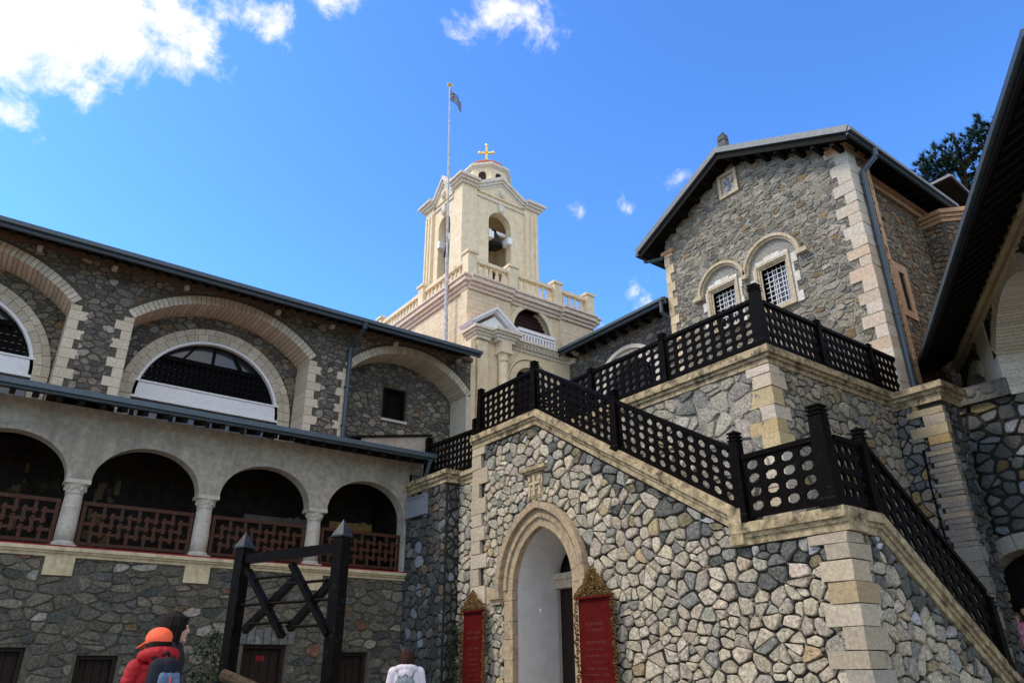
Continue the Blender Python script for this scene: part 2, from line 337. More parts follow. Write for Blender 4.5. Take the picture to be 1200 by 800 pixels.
class Rubble:
    """gathers the stones of one thing: the 300 that show largest become parts, the rest one part"""
    def __init__(s, thing, m): s.thing = thing; s.m = m; s.L = []; s.C = MB()
    def wall(s, fr, rect, su, sv, pal, ex=(), gap=.022, h=.035, seed=1, drop=.14, jit=.34, courses=1.0, cut=.10, fill=.3, chips=.12):
        rng = random.Random(seed)
        for P in cells(rect, su, sv, rng, drop, jit, courses, fill):
            P = exclude(P, ex)
            if not P: continue
            A = area(P)
            if A < .0018: continue
            if chips:
                for c_ in P:
                    if rng.random() < chips:
                        q = rng.uniform(.022, .045); ph = rng.uniform(0, 6); el = rng.uniform(.5, 1.5)
                        u_, v_ = c_[0] + rng.uniform(-.012, .012), c_[1] + rng.uniform(-.012, .012)
                        ring_ = [(u_ + q * el * math.cos(ph + 1.2566 * k_) * rng.uniform(.75, 1.2), v_ + q * math.sin(ph + 1.2566 * k_) * rng.uniform(.75, 1.2)) for k_ in range(5)]
                        if not (rect[0] < u_ < rect[1] and rect[2] + .03 < v_ < rect[3] - .06): continue
                        if any(all((E[(k_ + 1) % len(E)][0] - E[k_][0]) * (v_ - E[k_][1]) - (E[(k_ + 1) % len(E)][1] - E[k_][1]) * (u_ - E[k_][0]) > -.06 for k_ in range(len(E))) for E in ex): continue
                        hh = h * rng.uniform(.45, .8); s.C.cur = tuple(x * .55 for x in pal(u_, v_, rng))
                        s.C.add([fr.p(a_, b_, -.01) for a_, b_ in ring_] + [fr.p(u_ + (a_ - u_) * .7, v_ + (b_ - v_) * .7, hh) for a_, b_ in ring_], [(k_, (k_ + 1) % 5, 5 + (k_ + 1) % 5, 5 + k_) for k_ in range(5)] + [(5, 6, 7, 8, 9)])
            cu = sum(p[0] for p in P) / len(P); cv = sum(p[1] for p in P) / len(P)
            rr = math.sqrt(A / 3.14); n = len(P); Q = []
            ed = sorted(range(n), key=lambda i: -math.hypot(P[(i + 1) % n][0] - P[i][0], P[(i + 1) % n][1] - P[i][1]))
            cutn = set(ed[:max(0, 10 - n)])                      # the longest edges get a wandering mid point
            for i in range(n):
                p, q = P[i], P[(i + 1) % n]; a = P[i - 1]
                la, lb = math.hypot(a[0] - p[0], a[1] - p[1]), math.hypot(q[0] - p[0], q[1] - p[1]); t = cut * min(la, lb) / (rr + 1e-6)
                Q.append((p[0] + (cu - p[0]) * t, p[1] + (cv - p[1]) * t))
                if i in cutn and lb > rr * .55: m_ = rng.uniform(.35, .65); Q.append((p[0] + (q[0] - p[0]) * m_, p[1] + (q[1] - p[1]) * m_))
            n = len(Q)
            if n > 10: Q = Q[:10]; n = 10
            k0 = max(.6, 1 - gap / (rr * 1.1)); hh = h * rng.uniform(.6, 1.35); tu, tv = rng.uniform(-.18, .18), rng.uniform(-.18, .18)
            Q = [(cu + (q[0] - cu) * k0 * r_, cv + (q[1] - cv) * k0 * r_) for q in Q for r_ in (rng.uniform(.93, 1.08),)]
            vs = []
            for k, w in ((1, -.012), (.975, hh * .62), (.86, hh)):
                for q in Q:
                    du, dv = (q[0] - cu) * k, (q[1] - cv) * k
                    ww = w + (tu * du + tv * dv if w > 0 else 0) + (rng.uniform(-.18, .18) * hh if w == hh else 0)
                    vs.append(fr.p(cu + du, cv + dv, ww))
            vs.append(fr.p(cu, cv, hh * rng.uniform(.9, 1.2)))
            fs = [(j * n + i, j * n + (i + 1) % n, (j + 1) * n + (i + 1) % n, (j + 1) * n + i) for j in (0, 1) for i in range(n)]
            fs += [(2 * n + i, 2 * n + (i + 1) % n, 3 * n) for i in range(n)]
            c = vs[-1]; d2 = (c - CAM).length_squared
            pr = CR.transposed() @ (c - CAM); inview = pr.z < 0 and abs(pr.x / pr.z) < .71 and abs(pr.y / pr.z) < .48
            s.L.append(((A * abs((c - CAM).normalized().dot(fr.N)) / d2) * (1 if inview else .01), vs, fs, pal(cu, cv, rng)))
    def done(s, name='stone'):
        if s.C.v: s.C.build('filler_stones', s.m, s.thing, tint=True, kind='stuff')
        s.L.sort(key=lambda a: -a[0])
        for _, vs, fs, t in s.L[:300]:
            b = MB(); b.cur = t; b.add(vs, fs); b.build(name, s.m, s.thing, tint=True)
        if len(s.L) > 300:
            b = MB()
            for _, vs, fs, t in s.L[300:]: b.cur = t; b.add(vs, fs)
            b.build('small_' + name + 's', s.m, s.thing, tint=True, kind='stuff')
def palette(cols, var=.22):
    def f(u, v, rng):
        r = rng.random() * sum(c[0] for c in cols)
        for w, c in cols:
            r -= w
            if r <= 0: break
        k = 1 + rng.uniform(-var, var); return tuple(min(1, x * k * (1 + rng.uniform(-.03, .03))) for x in c)
    return f
def quoins(thing, faces, z0, z1, hs, rng, cols, mat_=None, proud=.02):
    """stacked corner blocks; faces = function(k) -> list of (x0,x1,y0,y1) for the k-th block"""
    z = z0; k = 0
    while z < z1 - .05:
        h = min(rng.uniform(*hs), z1 - z)
        x0, x1, y0, y1 = faces(k); b = MB(); c = rng.choice(cols); q = rng.uniform(.88, 1.1); b.cur = tuple(x * q for x in c)
        b.box(x0, x1, y0, y1, z + .006, z + h - .006); b.rough(rng, .011); b.build('quoin', mat_ or ASHLAR, thing, tint=True); z += h; k += 1
def arch_pts(cu, cz, rx, rz, a0=0, a1=180, n=20):
    return [(cu + rx * math.cos(R_(a0 + (a1 - a0) * i / n)), cz + rz * math.sin(R_(a0 + (a1 - a0) * i / n))) for i in range(n + 1)]
def opening(cu, hw, z0, cz, rz, n=20):      # rectangle with elliptic head, CCW
    return [(cu - hw, z0), (cu + hw, z0)] + arch_pts(cu, cz, hw, rz, 0, 180, n)
def pointed(cu, hw, d, cz, r, n=10):         # pointed arch offset by d, from right spring to left spring
    c0 = r - hw; R = r + d; am = math.acos(c0 / R)
    right = [(cu - c0 + R * math.cos(am * i / n), cz + R * math.sin(am * i / n)) for i in range(n + 1)]
    return right + [(2 * cu - p[0], p[1]) for p in right[-2::-1]]
def ring(thing, fr, inner, outer, n, w0, w1, rng, cols, gap=.006, name='voussoir', m=None, w1j=.0):
    """wedges between two matching curves"""
    def at(L, t):
        t = max(0, min(.99999, t)) * (len(L) - 1); i = int(t); f = t - i
        return (L[i][0] + (L[i + 1][0] - L[i][0]) * f, L[i][1] + (L[i + 1][1] - L[i][1]) * f)
    ln = sum(math.hypot(inner[i + 1][0] - inner[i][0], inner[i + 1][1] - inner[i][1]) for i in range(len(inner) - 1)); g = gap / ln
    for k in range(n):
        a, b_ = k / n + g, (k + 1) / n - g; mid = (a + b_) / 2
        poly = [at(inner, a), at(outer, a), at(outer, mid), at(outer, b_), at(inner, b_), at(inner, mid)]
        if area(poly) < 0: poly = poly[::-1]
        b = MB(); c = rng.choice(cols); q = rng.uniform(.88, 1.1); b.cur = tuple(x * q for x in c)
        b.prism(fr, poly, w0, w1 + rng.uniform(0, w1j)); b.build(name, m or ASHLAR, thing, tint=True)
def band(fr, inner, outer, w0, w1):
    b = MB()
    for i in range(len(inner) - 1):
        q = [inner[i], outer[i], outer[i + 1], inner[i + 1]]
        if area(q) < 0: q = q[::-1]
        b.prism(fr, q, w0, w1)
    return b
def lattice(p0, p1, h, cols, rows, t=.035, hole=.72):
    """board pierced by rows of eight-sided holes, sheared along p0->p1"""
    p0 = Vector(p0); p1 = Vector(p1); d = p1 - p0; dn = Vector((d.x, d.y, 0)).normalized(); nr = Vector((dn.y, -dn.x, 0)); b = MB()
    cu, cv = 1 / cols, h / rows
    def P(s, v, w): return p0 + d * s + Vector((0, 0, v)) + nr * w
    oc = [(math.cos(R_(22.5 + 45 * k)), math.sin(R_(22.5 + 45 * k))) for k in range(8)]; co = [(1, 1), (-1, 1), (-1, -1), (1, -1)]
    for i in range(cols):
        for j in range(rows):
            s0, v0 = (i + .5) * cu, (j + .5) * cv; vs = []
            for w in (t / 2, -t / 2):
                vs += [P(s0 + a * cu / 2, v0 + c * cv / 2, w) for a, c in co] + [P(s0 + a * cu / 2 * hole, v0 + c * cv / 2 * hole, w) for a, c in oc]
            fs = []
            for k in range(4):
                o0, o1 = 4 + 2 * k, 4 + 2 * k + 1; o2 = 4 + (2 * k + 2) % 8
                fs += [(k, o1, o0), (k, (k + 1) % 4, o2, o1)]
            fs += [tuple(i_ + 12 for i_ in f[::-1]) for f in fs]
            fs += [(4 + k, 4 + (k + 1) % 8, 16 + (k + 1) % 8, 16 + k) for k in range(8)]
            b.add(vs, fs)
    return b
# palettes (own colours of the stones)
PAL_B = palette([(5, (.48, .42, .33)), (4, (.42, .375, .305)), (2, (.35, .325, .28)), (1.5, (.54, .48, .39)), (.3, (.42, .33, .21)), (.7, (.24, .235, .22))], .15)
PAL_SL = palette([(4, (.115, .118, .112)), (2, (.18, .185, .18)), (1.5, (.20, .175, .115)), (1, (.33, .33, .32)), (.7, (.47, .48, .51))])
PAL_D = palette([(4, (.37, .345, .295)), (3, (.28, .27, .245)), (1.5, (.42, .40, .35)), (.5, (.36, .27, .16)), (.8, (.19, .19, .18))])
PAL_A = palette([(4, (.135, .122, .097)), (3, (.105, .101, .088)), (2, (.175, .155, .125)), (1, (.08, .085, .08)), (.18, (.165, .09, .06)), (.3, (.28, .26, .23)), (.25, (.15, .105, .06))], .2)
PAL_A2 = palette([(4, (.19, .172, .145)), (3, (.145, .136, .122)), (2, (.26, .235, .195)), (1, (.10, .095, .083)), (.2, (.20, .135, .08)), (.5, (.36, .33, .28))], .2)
PAL_H = palette([(4, (.26, .23, .18)), (3, (.20, .182, .15)), (2, (.31, .275, .215)), (.6, (.245, .175, .10)), (1, (.16, .15, .13)), (.6, (.38, .34, .28))], .18)
PAL_DK = palette([(4, (.085, .085, .08)), (3, (.06, .065, .067)), (2, (.13, .125, .115)), (1, (.17, .19, .22)), (.6, (.16, .12, .08))], .25)
PAL_F = palette([(3, (.12, .125, .125)), (3, (.075, .08, .083)), (2, (.20, .19, .17)), (1, (.23, .25, .29)), (.7, (.20, .15, .085))], .25)
LIME = [(.44, .37, .275), (.41, .35, .265), (.46, .395, .305), (.43, .335, .215), (.45, .39, .31), (.42, .36, .28)]
LIMEP = [(.50, .43, .34), (.53, .47, .39), (.48, .40, .31), (.50, .43, .36)]
LIMEA = [(.55, .48, .375), (.51, .445, .345), (.58, .51, .405)]
rng = random.Random(7)

# ================================================================== ground, floors
b = MB(); b.box(-1500, 1500, -1500, 1500, -1, 0)
tag(b.build('ground', GROUND), kind='structure')
b = MB(); b.box(12.95, 16.3, -1.5, 6.9, .0, 1.0); b.box(16.3, 22, -1.5, 6.9, .0, .995)
tag(b.build('upper_pavement', GROUND), kind='structure')

# ================================================================== stone staircase (portal wall B at X=9, flank C at Y=5.1)
ST = empty('stone_staircase', (9, 5.1, 0), 'stone outside staircase block with pointed portal and sloping coping', 'staircase')
B = facX(9.0); C = facY(5.1)
PC, PH, PZ, PR = -11.2, .89, 2.7, 1.135          # portal centre (u), half width, springing, arc radius
hole = [(PC - PH, 0), (PC + PH, 0)] + pointed(PC, PH, 0, PZ, PR)
outB = [(-13.5, 0), (PC - PH - .03, 0)] + pointed(PC, PH, .03, PZ, PR)[::-1] + [(PC + PH + .03, 0), (-5.1, 0), (-5.1, 2.85), (-6.55, 2.85), (-6.72, 3.1), (-11.25, 5.85), (-13.5, 5.85)]
one(lambda b: b.plate(B, outB, w0=-.4, w1=0), 'portal_wall', MORT_DK, ST)
outC = [(9.4, 0), (13.1, 0), (13.1, .6), (9.78, 2.85), (9.4, 2.85)]
one(lambda b: b.plate(C, outC, w0=-.4, w1=0), 'flank_wall', MORT_DK, ST)
def slate_band(pal, f):
    def g(u, v, r):
        d = f(u) - v
        return PAL_SL(u, v, r) if d < .12 + .75 * r.random() ** 2 * (1 if u > -11 else .7) else pal(u, v, r)
    return g
def topB(u):
    return 2.85 if u > -6.6 else 5.8 if u < -11.25 else 3.1 + (-6.72 - u) * (2.75 / 4.53)
big = 30
slopeB = [(-11.25, 5.80), (-6.72, 3.05), (-5, 3.05), (-5, 6.2), (-11.25, 6.2)]
exB = [[(-11.25, 5.82), (-6.62, 3.01), (-6.62, 7), (-11.25, 7)], [(-6.62, 2.84), (-4, 2.84), (-4, 7), (-6.62, 7)], [(-14, 5.82), (-4, 5.82), (-4, 7), (-14, 7)],
       [(PC - PH - .27, -1), (PC + PH + .27, -1), (PC + PH + .27, PZ), (PC - PH - .27, PZ)],
       [(PC + .32, 4.36), (PC + .32, 4.95), (PC - .50, 4.95), (PC - .50, 4.36)][::-1]]
po = pointed(PC, PH, .46, PZ, PR); exB.append([(PC - PH - .46, PZ - .1), (PC + PH + .46, PZ - .1)] + po)
RB = Rubble(ST, STONE)
RB.wall(B, (-13.1, -5.3, .2, 5.85), .235, .19, slate_band(PAL_B, topB), exB, .011, .040, 3, .2, .44, .85)
RB.wall(C, (9.35, 13.05, .2, 2.86), .235, .195, slate_band(PAL_B, lambda u: 2.85 - (u - 9.78) * .675 if u > 9.78 else 2.8), [[(9.78, 2.84), (13.2, .54), (13.2, 3), (9.78, 3)]], .011, .040, 5, .2, .44, .85)
RB.done()
# quoins: left edge of the portal wall, and the outer corner
quoins(ST, lambda k: (8.925, 9.3, 12.93 + (.0 if k % 2 else .2) + .05 * (k % 3), 13.52), .3, 5.83, (.26, .36), rng, LIME)
quoins(ST, lambda k: (8.92, 9.30 + (.0 if k % 2 else .14), 5.02, 5.30 + (.16 if k % 2 else 0) + .05 * (k % 3)), .1, 2.84, (.17, .27), rng, [tuple(x * .86 for x in c) for c in LIME] + [(.38, .29, .18), (.34, .31, .27)])
# mouldings of the coping
copB = [(-13.56, 5.85), (-11.25, 5.85), (-6.80, 3.13), (-6.72, 2.85), (-4.95, 2.85)]
def coping(b, fr, path, w0=-.4, ex=0):
    for n0, n1, w in ((0, .10, .055), (.10, .16, .085), (.16, .25, .13), (.25, .30, .11)): b.strip(fr, path, n0, n1, w0, w + ex)
cp = MB(); coping(cp, B, [(-13.56, 5.85), (-11.25, 5.85), (-6.74, 3.11)]); coping(cp, B, [(-6.74, 2.85), (-4.97, 2.85)], ex=.003)
cp.strip(B, [(-6.742, 3.36), (-6.742, 2.86)], 0, .22, -.4, .127)
cp.build('portal_coping', COPING, ST)
one(lambda b: coping(b, C, [(9.4, 2.85), (9.78, 2.85), (13.15, .57)]), 'flank_coping', COPING, ST)
# steps and landings
for k in range(17):
    one(lambda b: b.box(9.4, 10.79, 6.7 + .268 * k, 6.7 + .268 * k + .30, 2.6 + .176 * k - .3, 2.6 + .176 * (k + 1)), 'step', STEPM, ST)
for k in range(11):
    one(lambda b: b.box(9.9 + .27 * k, 9.9 + .27 * k + .30, 5.5, 6.94, max(.02, 2.6 - .176 * (k + 1) - .3), 2.6 - .176 * k), 'step', STEPM, ST)
one(lambda b: b.box(9.4, 10.78, 5.5, 6.69, 2.3, 2.63), 'lower_landing', STEPM, ST)
one(lambda b: b.box(9.4, 10.78, 11.3, 14.2, 5.3, 5.62), 'upper_landing', STEPM, ST)
# portal
PT = one(lambda b: b.fbox(B, PC - PH, PC + PH, 0, .05, -.35, .2), 'portal', PORTAL, ST)
for s in (-1, 1):
    z = 0
    while z < PZ - .02:
        h = min(rng.uniform(.3, .42), PZ - z); u0, u1 = sorted((PC + s * PH, PC + s * (PH + .27 + .07 * (rng.random() < .4))))
        one(lambda b: b.fbox(B, u0, u1, z + .004, z + h - .004, -.10, .035), 'jamb_block', PORTAL, PT); z += h
cols = LIME
for d0, d1, w0, w1, n in ((0, .16, -.10, .03, 15), (.165, .25, -.1, .075, 15), (.25, .33, -.1, .045, 15), (.33, .46, -.1, .145, 17)):
    ring(PT, B, pointed(PC, PH, d0, PZ, PR), pointed(PC, PH, d1, PZ, PR), n, w0, w1, rng, LIME, .003, 'arch_stone', PORTAL)
for s in (-1, 1):                                  # hood stops
    def stop(b):
        a, c = sorted((PC + s * (PH + .30), PC + s * (PH + .70))); b.fbox(B, a, c, PZ - .14, PZ - .002, -.05, .15); a2, c2 = sorted((PC + s * (PH + .34), PC + s * (PH + .66))); b.fbox(B, a2, c2, PZ - .24, PZ - .14, -.05, .10)
        a3, c3 = sorted((PC + s * (PH + .46), PC + s * (PH + .68))); b.fbox(B, a3, c3, PZ - .002, PZ + .07, -.05, .12)
    one(stop, 'hood_stop', PORTAL, PT)
    u0, u1 = sorted((PC + s * (PH + .0), PC + s * (PH + .28)))
# passage lined with white plaster, dark door and painted lunette at its end
def tunnel(b):
    L = [(PC - PH - .004, 0)] + pointed(PC, PH, .004, PZ, PR)[::-1] + [(PC + PH + .004, 0)]
    L2 = [(PC - PH - .028, 0)] + pointed(PC, PH, .028, PZ, PR)[::-1] + [(PC + PH + .028, 0)]
    for i in range(len(L) - 1): b.prism(B, [L[i], L[i + 1], L2[i + 1], L2[i]], -1.12, -.095)
one(tunnel, 'passage_lining', INNER, ST)
EW = facX(10.10)
one(lambda b: b.plate(EW, [(PC - 1.2, 0), (PC + 1.2, 0), (PC + 1.2, 4.1), (PC - 1.2, 4.1)], [opening(PC, .93, .02, 3.1, .62)], -.25, 0), 'inner_door_wall', INNER, ST)
dr = one(lambda b: b.fbox(EW, PC - .94, PC + .94, .02, 2.78, -.18, -.12), 'door', DOORW, ST)
for k in range(4): one(lambda b: b.fbox(EW, PC - .86 + k * .43, PC - .86 + k * .43 + .40, .2, 2.6, -.12, -.10), 'plank', DOORW, dr)
one(lambda b: (b.fbox(EW, PC - .92, PC + 1.0, 2.78, 2.95, -.15, .07), b.fbox(EW, PC - .98, PC + 1.0, 2.95, 3.06, -.15, .12)), 'door_lintel', CORNICE, ST)
one(lambda b: b.prism(EW, opening(PC, .925, 3.07, 3.1, .61), -.2, -.15), 'lunette_painting', FRESCO, ST)
def lun(b):
    b.fbox(EW, PC - .1, PC + .3, 3.1, 3.16, -.148, -.142)
    for q in range(10): a = R_(15 + 16 * q); b.tube(EW.p(PC + .1 + .68 * math.cos(a), 3.08 + .54 * math.sin(a), -.14), EW.p(PC + .1 + .68 * math.cos(a + .26), 3.08 + .54 * math.sin(a + .26), -.14), .03, n=6)
    for q in range(3): b.prism(EW, [(PC - .35 + .4 * q + .12 * math.cos(R_(45 * j)), 3.3 + (.12 if q == 1 else 0) + .15 * math.sin(R_(45 * j))) for j in range(8)], -.149, -.14)
one(lun, 'lunette_gilding', GOLD, ST)
for dy, dz in ((.55, 2.95), (.85, 2.35)):          # two little white hooks on the white wall
    one(lambda b: b.ball((9.42 + (.25 if dz < 2.5 else .08), 12.085, dz), .035, 1, .5, 1.3, 8, 6), 'wall_hook', WHITE, ST)
# little carved cross slab with its own cornice above the portal
CS = one(lambda b: b.fbox(B, PC - .33, PC + .13, 4.36, 4.86, -.05, .05), 'cross_slab', COPING, ST)
def crs(b):
    b.fbox(B, PC - .128, PC - .072, 4.40, 4.80, .05, .085); b.fbox(B, PC - .26, PC + .06, 4.62, 4.675, .05, .08); b.fbox(B, PC - .20, PC, 4.52, 4.55, .05, .075)
    for s in (-1, 1): b.fbox(B, PC - .10 + s * .16 - .03, PC - .10 + s * .16 + .03, 4.40, 4.58, .05, .072); b.fbox(B, PC - .10 + s * .16 - .03, PC - .10 + s * .16 + .03, 4.70, 4.80, .05, .072)
one(crs, 'carved_cross', CORNICE, CS)
one(lambda b: (b.fbox(B, PC - .48, PC + .30, 4.90, 4.97, -.05, .14), b.fbox(B, PC - .42, PC + .24, 4.86, 4.90, -.05, .10)), 'slab_cornice', COPING, CS)

# ------------------------------------------------------------------ railings
def post_mesh(h, w):
    b = MB(); s = math.sqrt(2) / 2
    pr = [(w * .62, 0), (w * .62, .10), (w * .54, .13), (w * .52, .2), (w * .42, h - .20), (w * .40, h - .19), (w * .48, h - .18), (w * .48, h - .155), (w * .36, h - .15), (w * .36, h - .13),
          (w * .48, h - .125), (w * .48, h - .10), (w * .36, h - .095), (w * .36, h - .075), (w * .46, h - .07), (w * .46, h - .045), (w * .25, h - .03), (.004, h)]
    b.lathe((0, 0, 0), [(r / s, z) for r, z in pr], 4); return b
PM = {}
def railing(name, label, posts, runs, cat='railing', group='black pierced timber railings'):
    t = empty(name, posts[0][:3], label, cat, group)
    for (x, y, z, h, w) in posts:
        key = (round(h, 2), w)
        if key not in PM: PM[key] = post_mesh(h, w).mesh('post', BLACK)
        o = bpy.data.objects.new('post', PM[key]); COL.objects.link(o); o.parent = t; o.location = Vector((x, y, z)) - WLOC[t.name]; WLOC[o.name] = Vector((x, y, z))
    for (p0, p1, lo, hi, cols, rows) in runs:
        p0 = Vector(p0); p1 = Vector(p1); Z = Vector((0, 0, 1))
        lp = lattice(p0 + Z * lo, p1 + Z * lo, hi - lo, cols, rows).build('lattice_panel', BLACK, t)
        one(lambda b: b.bar(p0 + Z * (hi + .035), p1 + Z * (hi + .035), .09, .07), 'handrail', BLACK, t)
        one(lambda b: b.bar(p0 + Z * (lo - .03), p1 + Z * (lo - .03), .07, .06), 'bottom_rail', BLACK, t)
    return t
xB = 8.98
zs = lambda y: 3.43 + (6.74 - y) * 0 + (y - 6.74) * (2.74 / 4.51)
railing('stair_railing', 'black pierced timber railing sloping down above the portal wall', [(xB, 13.28, 6.15, 1.12, .15), (xB, 11.28, 6.15, 1.14, .16), (xB, 8.98, zs(8.98) - .05, 1.2, .16), (xB, 6.52, 3.15, 1.38, .17)],
        [((xB, 13.20, 6.15), (xB, 11.36, 6.15), .07, .86, 9, 5), ((xB, 11.20, zs(11.2)), (xB, 9.06, zs(9.06)), .08, .88, 11, 5), ((xB, 8.90, zs(8.9)), (xB, 6.62, zs(6.62)), .08, .88, 11, 5)])
railing('landing_railing', 'black pierced timber railing round the corner landing above the quoins', [(xB, 5.15, 3.15, 1.42, .22), (9.82, 5.08, 3.15, 1.22, .16)],
        [((xB, 6.42, 3.15), (xB, 5.27, 3.15), .12, .90, 4, 4), ((9.1, 5.08, 3.15), (9.74, 5.08, 3.15), .12, .90, 4, 4)])
zl = lambda x: 3.17 - (x - 9.85) * .676
railing('lower_stair_railing', 'black pierced timber railing on the lowest flight ending beside the pier', [(12.62, 5.08, zl(12.62) - .08, 1.05, .16)],
        [((9.92, 5.08, zl(9.92)), (12.55, 5.08, zl(12.55)), .12, .92, 12, 4)])
railing('low_railing', 'short low black pierced railing between roof edge and portal wall corner', [(9.05, 15.7, 5.55, 1.15, .17), (9.05, 13.62, 5.45, 1.2, .12)],
        [((9.05, 15.6, 5.55), (9.05, 13.68, 5.47), .06, .84, 11, 5)])

# ================================================================== terrace (walls D at X=10.8 and E at Y=6.95)
TE = empty('terrace', (10.8, 6.95, 0), 'high stone terrace behind the staircase with honey coloured corner blocks', 'terrace')
D = facX(10.8); E = facY(6.95)
one(lambda b: b.plate(D, [(-18.0, 0), (-12.45, 0), (-12.45, 4.2), (-9.95, 4.2), (-9.95, 0), (-6.95, 0), (-6.95, 6.2), (-18.0, 6.2)], w0=-.4, w1=0), 'front_wall', MORT_LT, TE)
one(lambda b: b.plate(E, [(11.2, 0), (16.45, 0), (16.45, 6.2), (11.2, 6.2)], w0=-.4, w1=0), 'side_wall', MORT_MD, TE)
RT = Rubble(TE, STONE)
RT.wall(D, (-13.5, -7.15, 2.5, 6.2), .33, .27, PAL_D, (), .017, .035, 11, .2, .44, .75)
RT.wall(E, (11.0, 14.98, 1.0, 6.2), .24, .205, palette([(4, (.33, .29, .23)), (3, (.27, .25, .21)), (1.5, (.37, .34, .28)), (1, (.36, .26, .14)), (.8, (.19, .19, .18))]), (), .015, .03, 12, .2, .44, .8)
RT.done()
quoins(TE, lambda k: (10.755, 11.06 + (.15 if k % 2 else 0), 6.905, 7.20 + (.0 if k % 2 else .18) + .04 * (k % 3)), .6, 6.19, (.24, .36), rng, LIMEP + [(.48, .36, .2), (.50, .40, .24)])
def tcop(b):
    for n0, n1, w in ((0, .10, .05), (.10, .17, .09), (.17, .27, .14), (.27, .32, .12)):
        b.strip(D, [(-18.0, 6.2), (-6.95 + w, 6.2)], n0, n1, -.4, w); b.strip(E, [(11.2, 6.2), (14.99, 6.2)], n0, n1, -.4, w)
one(tcop, 'terrace_coping', COPING, TE)
one(lambda b: b.box(11.21, 15.59, 7.36, 18, 6.0, 6.28), 'terrace_floor', STEPM, TE)
xD, yE = 10.78, 6.93
railing('terrace_railing', 'long black pierced timber railing along the high terrace below the gabled house', [(xD, 11.46, 6.52, 1.1, .15), (xD, 9.27, 6.52, 1.15, .16), (xD + .02, 6.98, 6.52, 1.3, .2), (12.66, yE, 6.52, 1.08, .14), (14.55, yE, 6.52, 1.05, .13)],
        [((xD, 13.4, 6.52), (xD, 11.54, 6.52), .12, .92, 9, 5), ((xD, 11.38, 6.52), (xD, 9.36, 6.52), .12, .92, 9, 5), ((xD, 9.18, 6.52), (xD, 7.09, 6.52), .12, .92, 9, 5),
         ((10.91, yE, 6.52), (12.58, yE, 6.52), .12, .88, 10, 4), ((12.74, yE, 6.52), (14.48, yE, 6.52), .12, .88, 10, 4), ((14.62, yE, 6.52), (16.3, yE, 6.52), .12, .88, 10, 4)])
# entrance pier
PI = empty('stone_pier', (15, 6, 0), 'tall stone pier with brick like edge courses and moulded cap, right of the stairs', 'pier')
PF = facX(15.0); PS = facY(5.98)
one(lambda b: b.box(15.0, 15.75, 5.98, 6.945, 0, 6.15), 'core', MORT_DK, PI)
RP = Rubble(PI, STONE_D)
RP.wall(PF, (-6.93, -6.42, 1.0, 6.12), .24, .19, palette([(3, (.20, .195, .18)), (3, (.13, .135, .135)), (1, (.27, .24, .19)), (1, (.30, .21, .10))], .2), (), .014, .03, 21)
RP.wall(PS, (15.03, 15.74, 1.0, 6.12), .22, .17, PAL_DK, (), .014, .03, 22)
RP.done()
rq = random.Random(5)
quoins(PI, lambda k: (14.955, 15.10 + .1 * (k % 2), 5.945, 6.33 + .16 * (k % 2)), .4, 3.3, (.24, .32), rq, [(.25, .22, .185), (.22, .21, .19), (.29, .22, .135)])  # lower courses coloured darker, the shade on the pier is put into them
quoins(PI, lambda k: (14.955, 15.12, 5.945, 6.36 + .05 * (k % 3)), 3.3, 5.25, (.085, .12), rq, [(.27, .24, .20), (.22, .20, .18), (.30, .245, .18)])
quoins(PI, lambda k: (14.955, 15.12, 5.945, 6.36 + .3 * (k % 2)), 5.25, 6.0, (.14, .22), rq, [(.40, .28, .135), (.38, .31, .20), (.36, .30, .25)])
one(lambda b: [b.box(15 - w, 15.75 + w, 5.98 - w, 6.948, z0, z1) for z0, z1, w in ((6.10, 6.25, .05), (6.25, 6.33, .10), (6.33, 6.46, .17))], 'pier_cap', COPING, PI)
one(lambda b: b.path([(14.965, 6.50, 5.2), (14.955, 6.52, 4.5), (14.955, 6.48, 3.4), (14.95, 6.50, 2.6)], .018, 6), 'cable', BLACK, PI)
# dark wall with the passage arch and the slab over it
FW = empty('passage_wall', (16.5, 5, 0), 'dark stone wall with segmental passage arch at right edge', 'wall')
F = facX(16.5)
fo = opening(-5.72, .86, .0, 2.62, .72)
one(lambda b: b.plate(F, [(-6.94, 0), (-6.58, 0)] + opening(-5.72, .86, 0, 2.62, .72)[2:][::-1] + [(-4.86, 0), (-2.2, 0), (-2.2, 6.3), (-6.94, 6.3)], w0=-.6, w1=0), 'backing_wall', MORT_DK, FW)
RF = Rubble(FW, STONE_D)
RF.wall(F, (-6.93, -2.3, 1.0, 6.3), .31, .24, PAL_F, [opening(-5.72, 1.16, -1, 2.62, 1.02)], .03, .04, 31, .2)
RF.done()
ring(FW, F, arch_pts(-5.72, 2.62, .86, .72), arch_pts(-5.72, 2.62, 1.16, 1.02), 9, -.5, .06, rng, [(.34, .31, .26), (.30, .28, .24), (.37, .34, .29)], .006)
for s in (-1, 1):
    for k in range(4): one(lambda b: b.fbox(F, *sorted((-5.72 + s * .86, -5.72 + s * 1.12)), 1.0 + k * .405, 1.0 + k * .405 + .395, -.5, .05), 'jamb_block', PORTAL, FW)
one(lambda b: (b.fbox(F, -6.85, -5.2, 6.3, 6.66, -.5, .14),), 'ledge_slab', SLAB, FW)
def pebbles(b):
    for q, (u, v, r) in enumerate(((-6.2, 6.46, .11), (-5.92, 6.50, .12), (-5.55, 6.50, .14), (-6.5, 6.45, .1), (-5.75, 6.58, .07))):
        b.ball(F.p(u, v, .13), r, .35, 1.2, .8, 9, 6)
one(pebbles, 'bedded_stone', SLAB, FW, smooth=True)
one(lambda b: b.box(17.1, 19.5, 2.5, 6.9, .996, 6.2), 'vestibule_shade_block', VOID, FW)  # solid near-black block, the passage's inner shade is put into its colour

